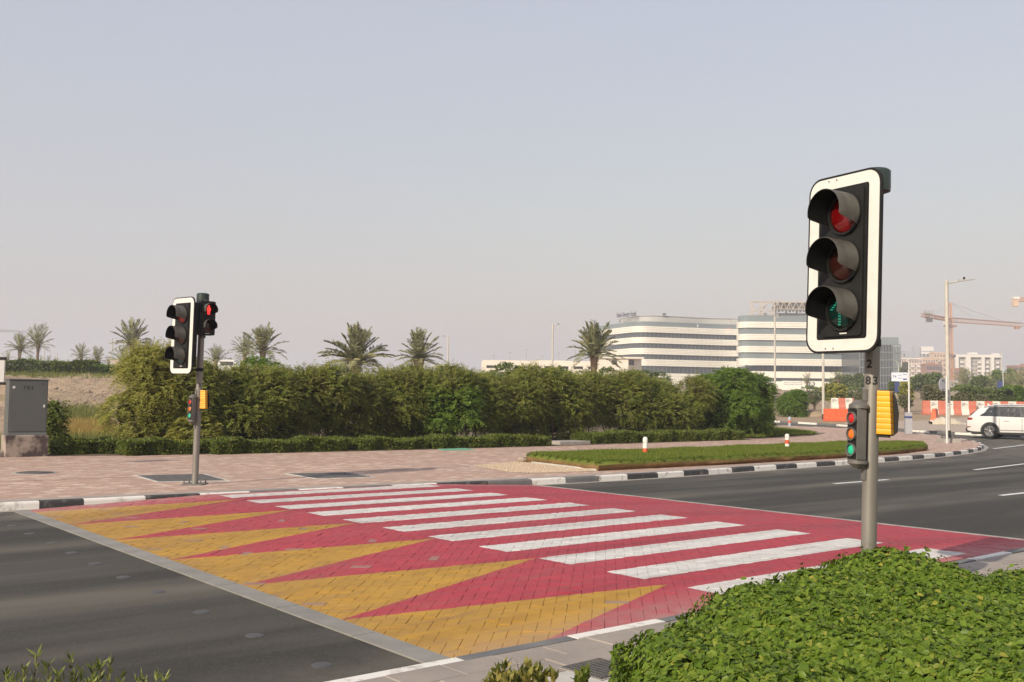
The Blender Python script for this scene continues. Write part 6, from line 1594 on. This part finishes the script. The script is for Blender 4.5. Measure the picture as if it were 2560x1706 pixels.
MB().box(o_ - 1.0, o_ + bw * 1.52, -3.6, 11, zz(896), zz(892)).build('tower_roof', MATS['parking_white'], tw)
a4 = at(1613, 905, YP - 4).x - OP[0]
MB().add([(o_ + bw + .01, -3, 0), (a4, 5, 0), (a4, 5, zz(896)), (o_ + bw + .01, -3, zz(896)), (o_ + bw + .01, 6, 0), (a4, 12, 0), (a4, 12, zz(896)), (o_ + bw + .01, 6, zz(896))], [(0, 1, 2, 3), (1, 5, 6, 2), (4, 7, 6, 5), (3, 2, 6, 7), (0, 3, 7, 4)]).build('side_wing', MATS['parking_white'], tw)
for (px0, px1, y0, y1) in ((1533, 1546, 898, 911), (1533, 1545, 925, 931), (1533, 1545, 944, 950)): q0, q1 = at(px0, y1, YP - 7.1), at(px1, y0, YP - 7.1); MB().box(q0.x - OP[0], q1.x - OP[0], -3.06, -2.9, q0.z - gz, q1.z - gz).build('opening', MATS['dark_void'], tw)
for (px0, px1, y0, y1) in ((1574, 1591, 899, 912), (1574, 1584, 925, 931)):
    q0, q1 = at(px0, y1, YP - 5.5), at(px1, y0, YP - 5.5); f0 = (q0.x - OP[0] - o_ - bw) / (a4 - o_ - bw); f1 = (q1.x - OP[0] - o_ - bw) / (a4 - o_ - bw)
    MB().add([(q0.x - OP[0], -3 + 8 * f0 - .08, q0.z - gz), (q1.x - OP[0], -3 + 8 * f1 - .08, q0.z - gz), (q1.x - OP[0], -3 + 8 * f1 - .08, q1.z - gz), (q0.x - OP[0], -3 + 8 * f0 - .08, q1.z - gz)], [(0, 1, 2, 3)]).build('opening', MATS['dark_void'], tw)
mb = MB()
for k in range(7): xx = 3 + k * LP / 7; mb.tube([(xx, 6, zz(905)), (xx, 6, zz(905) + 2.2 + (k % 3))], .06, 4); mb.box(xx - .5, xx + .5, 5.95, 6.05, zz(905) + 2.0 + (k % 3), zz(905) + 2.12 + (k % 3))
mb.build('roof_masts', MATS['lamp_head'], cp)

# distant apartment blocks at the right
M('apt_beige', (.60, .44, .31), .8, (.54, .39, .27), .05, obj=False); M('apt_pink', (.60, .47, .38), .8, (.54, .42, .34), .05, obj=False); M('apt_grey', (.34, .35, .37), .7, (.30, .31, .33), .05, obj=False); M('apt_white', (.72, .68, .62), .7, (.66, .62, .57), .05, obj=False); M('apt_taupe', (.40, .36, .32), .8, (.36, .33, .29), .05, obj=False); M('apt_brown', (.33, .19, .14), .8, (.28, .16, .12), .05, obj=False); M('win_dark', (.09, .10, .12), .3)
def block(px0, px1, ytop, Yd, mat, label, cols, rows, parts=(), depth=8, name='apartment_block', wsize=(.45, .45), balc=()):
    a, b_ = at(px0, ytop, Yd), at(px1, ytop, Yd); cx = (a.x + b_.x) / 2; gz = float(G(cx, Yd)) - .3; hw = (b_.x - a.x) / 2; h = (a.z + b_.z) / 2 - gz
    root = empty(name, (cx, Yd, gz), 0, label, 'building'); MB().box(-hw, hw, 0, depth, 0, h).build('walls', MATS[mat], root); MB().box(-hw - .3, hw + .3, -.3, depth + .3, h, h + .9).build('roof_parapet', MATS[mat], root)
    mb = MB(); cw, rh = 2 * hw / cols, h / rows
    for i in range(cols):
        for j in range(rows): x0 = -hw + (i + .5) * cw; z0 = (j + .5) * rh; mb.box(x0 - cw * wsize[0] / 2, x0 + cw * wsize[0] / 2, -.12, .1, z0 - rh * wsize[1] / 2, z0 + rh * wsize[1] / 2)
    ww = mb.build('windows', MATS['win_dark'], root); ww['kind'] = 'stuff'
    for (f0, f1, z0, z1, dpt, mt, nm) in parts: MB().box(-hw + 2 * hw * f0, -hw + 2 * hw * f1, -dpt, 2, h * z0, h * z1).build(nm, MATS[mt], root)
    for (f0, f1, n, mt) in balc:
        for j in range(n): MB().box(-hw + 2 * hw * f0, -hw + 2 * hw * f1, -1.6, .0, h * (.12 + .78 * j / n), h * (.12 + .78 * j / n) + 1.2).build('balcony', MATS[mt], root)
    return root
block(2256, 2334, 880, 900, 'apt_grey', 'pale blue grey office block standing tallest at the far right', 8, 6, parts=((.16, .33, 0, 1.02, 1.5, 'apt_grey', 'stair_tower'), (.33, .55, 0, 1.14, 1, 'apt_grey', 'tall_core'), (.6, 1.0, .95, 1.13, .2, 'apt_white', 'top_storey')))
block(2246, 2305, 899, 720, 'apt_pink', 'pinkish apartment block behind the number sign', 9, 7, parts=((.3, .42, 0, 1, .8, 'apt_beige', 'stair_tower'), (.0, 1.0, 1.0, 1.03, .8, 'apt_white', 'white_cornice')), balc=((.5, .62, 5, 'apt_white'), (.75, .9, 5, 'apt_white')))
block(2300, 2345, 897, 730, 'apt_beige', 'beige apartment block with balconies, left of the lamp post', 7, 7, balc=((.1, .35, 5, 'apt_beige'), (.6, .9, 5, 'apt_beige')))
block(2334, 2386, 884, 740, 'apt_beige', 'taller sand coloured apartment block behind the tall lamp post', 7, 8, balc=((.1, .3, 6, 'apt_pink'), (.7, .95, 6, 'apt_pink')))
block(2316, 2348, 913, 560, 'apt_brown', 'brown unfinished concrete frame left of the lamp post', 6, 4, wsize=(.7, .6), parts=((.1, .75, 1.0, 1.12, -1, 'apt_brown', 'top_frame'),))
block(2378, 2406, 925, 540, 'apt_brown', 'low brown building right of the lamp post below the white block', 5, 3)
block(2386, 2502, 890, 640, 'apt_taupe', 'wide white framed apartment block at the far right', 14, 8, wsize=(.4, .4), parts=((.0, .06, 0, 1.02, 2.2, 'apt_white', 'white_pier'), (.22, .32, 0, 1.03, 2.2, 'apt_white', 'white_pier'), (.56, .62, 0, 1.02, 2.2, 'apt_white', 'white_pier'), (.76, .82, 0, 1.02, 2.2, 'apt_white', 'white_pier'), (.0, 1.0, .95, 1.03, 2.0, 'apt_white', 'white_cornice'), (.30, .5, 1.0, 1.10, 0, 'apt_white', 'roof_house'), (.82, .97, 1.0, 1.08, 0, 'apt_white', 'roof_house')), balc=((.10, .17, 6, 'apt_white'), (.48, .55, 6, 'apt_white'), (.66, .72, 6, 'apt_white'), (.88, .94, 6, 'apt_white')))
block(2536, 2600, 918, 520, 'apt_brown', 'reddish brown unfinished building at the right edge', 6, 5, wsize=(.7, .6), parts=((.3, 1, 1, 1.14, -1, 'apt_brown', 'top_frame'),))
block(2290, 2520, 958, 420, 'apt_taupe', 'long low taupe building hidden behind the right hand trees', 24, 2)

# ================================================================== tower cranes
M('crane_paint', (.58, .30, .16), .6, (.52, .27, .15), .3); M('crane_pink', (.56, .36, .27), .6, (.50, .32, .24), .3)
def lattice(mb, p0, p1, w, n, r, up=Vector((0, 0, 1))):
    p0, p1 = Vector(p0), Vector(p1); d = (p1 - p0).normalized(); a = d.cross(up).normalized() if abs(d.dot(up)) < .95 else Vector((1, 0, 0)); b_ = d.cross(a).normalized()
    c = [a * w / 2 + b_ * w / 2, -a * w / 2 + b_ * w / 2, -a * w / 2 - b_ * w / 2, a * w / 2 - b_ * w / 2]
    for q in c: mb.tube([p0 + q, p1 + q], r, 4)
    for i in range(n):
        s0, s1 = p0.lerp(p1, i / n), p0.lerp(p1, (i + 1) / n)
        for k in range(4): mb.tube([s0 + c[k], s1 + c[(k + 1) % 4]], r * .6, 3); mb.tube([s0 + c[k], s0 + c[(k + 1) % 4]], r * .6, 3)
YC = 480; mtop = at(2375, 757, YC); gz = float(G(mtop.x, YC)); jz = at(2375, 800, YC).z - gz; OC = Vector((mtop.x, YC, gz))
cr = empty('tower_crane', OC, 0, 'orange tower crane with a long jib behind the tall lamp post', 'crane')
mb = MB(); lattice(mb, (0, 0, 0), (0, 0, jz), 1.7, 28, .16); mb.build('mast', MATS['crane_paint'], cr)
mb = MB(); lattice(mb, (0, 0, jz), (0, 0, mtop.z - gz), 1.1, 5, .16); mb.build('tower_head', MATS['crane_paint'], cr)
je = at(2557, 813, 540) - OC; mb = MB(); lattice(mb, (0, 0, jz), je, 2.0, 30, .15); jb = mb.build('jib', MATS['crane_pink'], cr)
MB().box(je.x - 6, je.x - 3.5, je.y - 4, je.y - 2, je.z - 2.4, je.z - 1.2).build('trolley', MATS['crane_paint'], jb)
ce = at(2306, 788, 452) - OC; mb = MB(); lattice(mb, (0, 0, jz), ce, 1.4, 10, .2); cj = mb.build('counter_jib', MATS['crane_paint'], cr)
cw_ = at(2323, 797, 458) - OC; MB().box(cw_.x - 1.2, cw_.x + 1.2, cw_.y - 1, cw_.y + 1, cw_.z - 1.6, cw_.z + 1.0).build('counterweight', MATS['apt_taupe'], cj); MB().box(ce.x + 1.2, ce.x + 5, ce.y - 1, ce.y + 1.2, ce.z + .6, ce.z + 2).build('winch', MATS['apt_grey'], cj)
MB().box(-2.6, 2.6, -1.6, 1.6, jz - 3.4, jz - 2.6).build('slewing_platform', MATS['apt_brown'], cr); MB().box(-3.2, -1.4, -1.4, .6, jz - 2.5, jz - .2).build('cab', MATS['apt_white'], cr)
mb = MB(); tp = Vector((0, 0, mtop.z - gz)); zero = Vector((0, 0, jz))
for t in (.33, .72): mb.tube([tp, zero.lerp(je, t) + Vector((0, 0, 1))], .06, 4)
mb.tube([tp, zero.lerp(ce, .7)], .06, 4); mb.build('tie_rods', MATS['mullion'], cr)
# second crane: only its counter-jib shows at the right edge
YC2 = 450; b2_ = at(2660, 742, YC2); gz = float(G(b2_.x, YC2)); OC = Vector((b2_.x, YC2, gz)); jz = b2_.z - gz
cr = empty('tower_crane', OC, 0, 'second tower crane, only its counterweight end showing at the right edge', 'crane')
mb = MB(); lattice(mb, (0, 0, 0), (0, 0, jz + 8), 1.7, 24, .16); mb.build('mast', MATS['crane_paint'], cr)
ce = at(2532, 751, YC2) - OC; mb = MB(); lattice(mb, (0, 0, jz), ce, 1.5, 16, .22); cj = mb.build('counter_jib', MATS['crane_paint'], cr)
q = at(2538, 757, YC2) - OC; MB().box(q.x - 1.2, q.x + 1.2, q.y - 1, q.y + 1, q.z - 1.8, q.z + 1.2).build('counterweight', MATS['apt_beige'], cj); MB().box(q.x - .9, q.x + 1.6, q.y - 1, q.y + 1, q.z + 1.5, q.z + 2.6).build('winch', MATS['apt_white'], cj)
# faint crane jib at the far left
YC3 = 900; b3 = at(-40, 826, YC3); gz = float(G(b3.x, YC3)); OC = Vector((b3.x, YC3, gz))
cr = empty('tower_crane', OC, 0, 'faint distant crane jib at the left picture edge above the slim palms', 'crane')
mb = MB(); lattice(mb, (0, 0, 0), (0, 0, b3.z - gz), 2, 20, .2); mb.build('mast', MATS['mullion'], cr)
je = at(68, 830, YC3) - OC; mb = MB(); lattice(mb, (0, 0, b3.z - gz), je, 1.6, 24, .14); mb.build('jib', MATS['mullion'], cr); MB().tube([(0, 0, b3.z - gz + 5), tuple(je * .6 + Vector((0, 0, b3.z - gz)) * .4 + Vector((0, 0, .5)))], .15, 4).build('tie_rods', MATS['mullion'], cr)

# low pale buildings and vans glimpsed above the hedge at the left
def van(px, py, Yd, L, H_, label, rz=0):
    p = at(px, py, Yd); root = empty('parked_van', (p.x, p.y, p.z), rz, label, 'van')
    MB().add([(-L / 2, -.95, .35), (L / 2, -.95, .35), (L / 2, -.95, H_ * .55), (L / 2 - .9, -.95, H_), (-L / 2, -.95, H_), (-L / 2, .95, .35), (L / 2, .95, .35), (L / 2, .95, H_ * .55), (L / 2 - .9, .95, H_), (-L / 2, .95, H_)], [(0, 1, 2, 3, 4), (5, 9, 8, 7, 6), (0, 5, 6, 1), (1, 6, 7, 2), (2, 7, 8, 3), (3, 8, 9, 4), (4, 9, 5, 0)]).build('body', MATS['car_white'], root)
    MB().box(-L * .1, L / 2 - .95, -.97, -.93, H_ * .58, H_ * .86).build('side_window', MATS['car_glass'], root)
    for xx in (-L * .3, L * .3): MB().cyl((xx, -.98, .36), (xx, -.75, .36), .36, n=16).build('wheel', MATS['tyre'], root)
    if p.z - float(G(p.x, p.y)) > .1:
        pass
    return root
def van_on(px, Yd, py, L, H_, label, bank=False):
    p = at(px, py, Yd); return van(px, py, Yd, L, H_, label)
a = at(550, 925, 175); h_ = float(G(a.x, 175)); 
van(562, 934, 170, 5.2, 2.3, 'white van seen above the hedge right of the far signal pole')
tc_ = at(556, 941, 160); MB_ = MB().box(-22, 22, -12, 14, -6, 0); o = MB_.build('raised_car_park', MATS['concrete_pale']); o.location = (tc_.x + 2, 168, tc_.z + .45); tag(o, kind='structure')
for px0, px1, yt_, Yd, lab, mt in ((268, 305, 905, 420, 'distant pinkish low building behind the bank, left of the large palm', 'apt_pink'), (510, 562, 908, 430, 'distant pale low building above the hedge behind the white van', 'apt_white'), (1085, 1130, 916, 420, 'small distant pale building left of the car park', 'apt_white')):
    block(px0, px1, yt_, Yd, mt, lab, 6, 2, depth=12, name='low_building')

# ================================================================== haze
mt = bpy.data.materials.new('haze'); mt.use_nodes = True; hn = mt.node_tree; hn.nodes.remove(hn.nodes['Principled BSDF'])
pv = hn.nodes.new('ShaderNodeVolumePrincipled'); pv.inputs['Color'].default_value = (.86, .90, .97, 1); pv.inputs['Density'].default_value = .00062; pv.inputs['Anisotropy'].default_value = .2
hn.links.new(pv.outputs[0], hn.nodes['Material Output'].inputs['Volume'])
hz = MB().box(-2420, 2420, -62, 2640, -1.4, 92).build('haze', mt); hz['kind'] = 'stuff'; hz['label'] = 'thin pale dusty haze over the whole plain'; hz['category'] = 'haze'
print('objects', len(bpy.data.objects), 'bricks', len(bricks), 'slabs', slab_n)
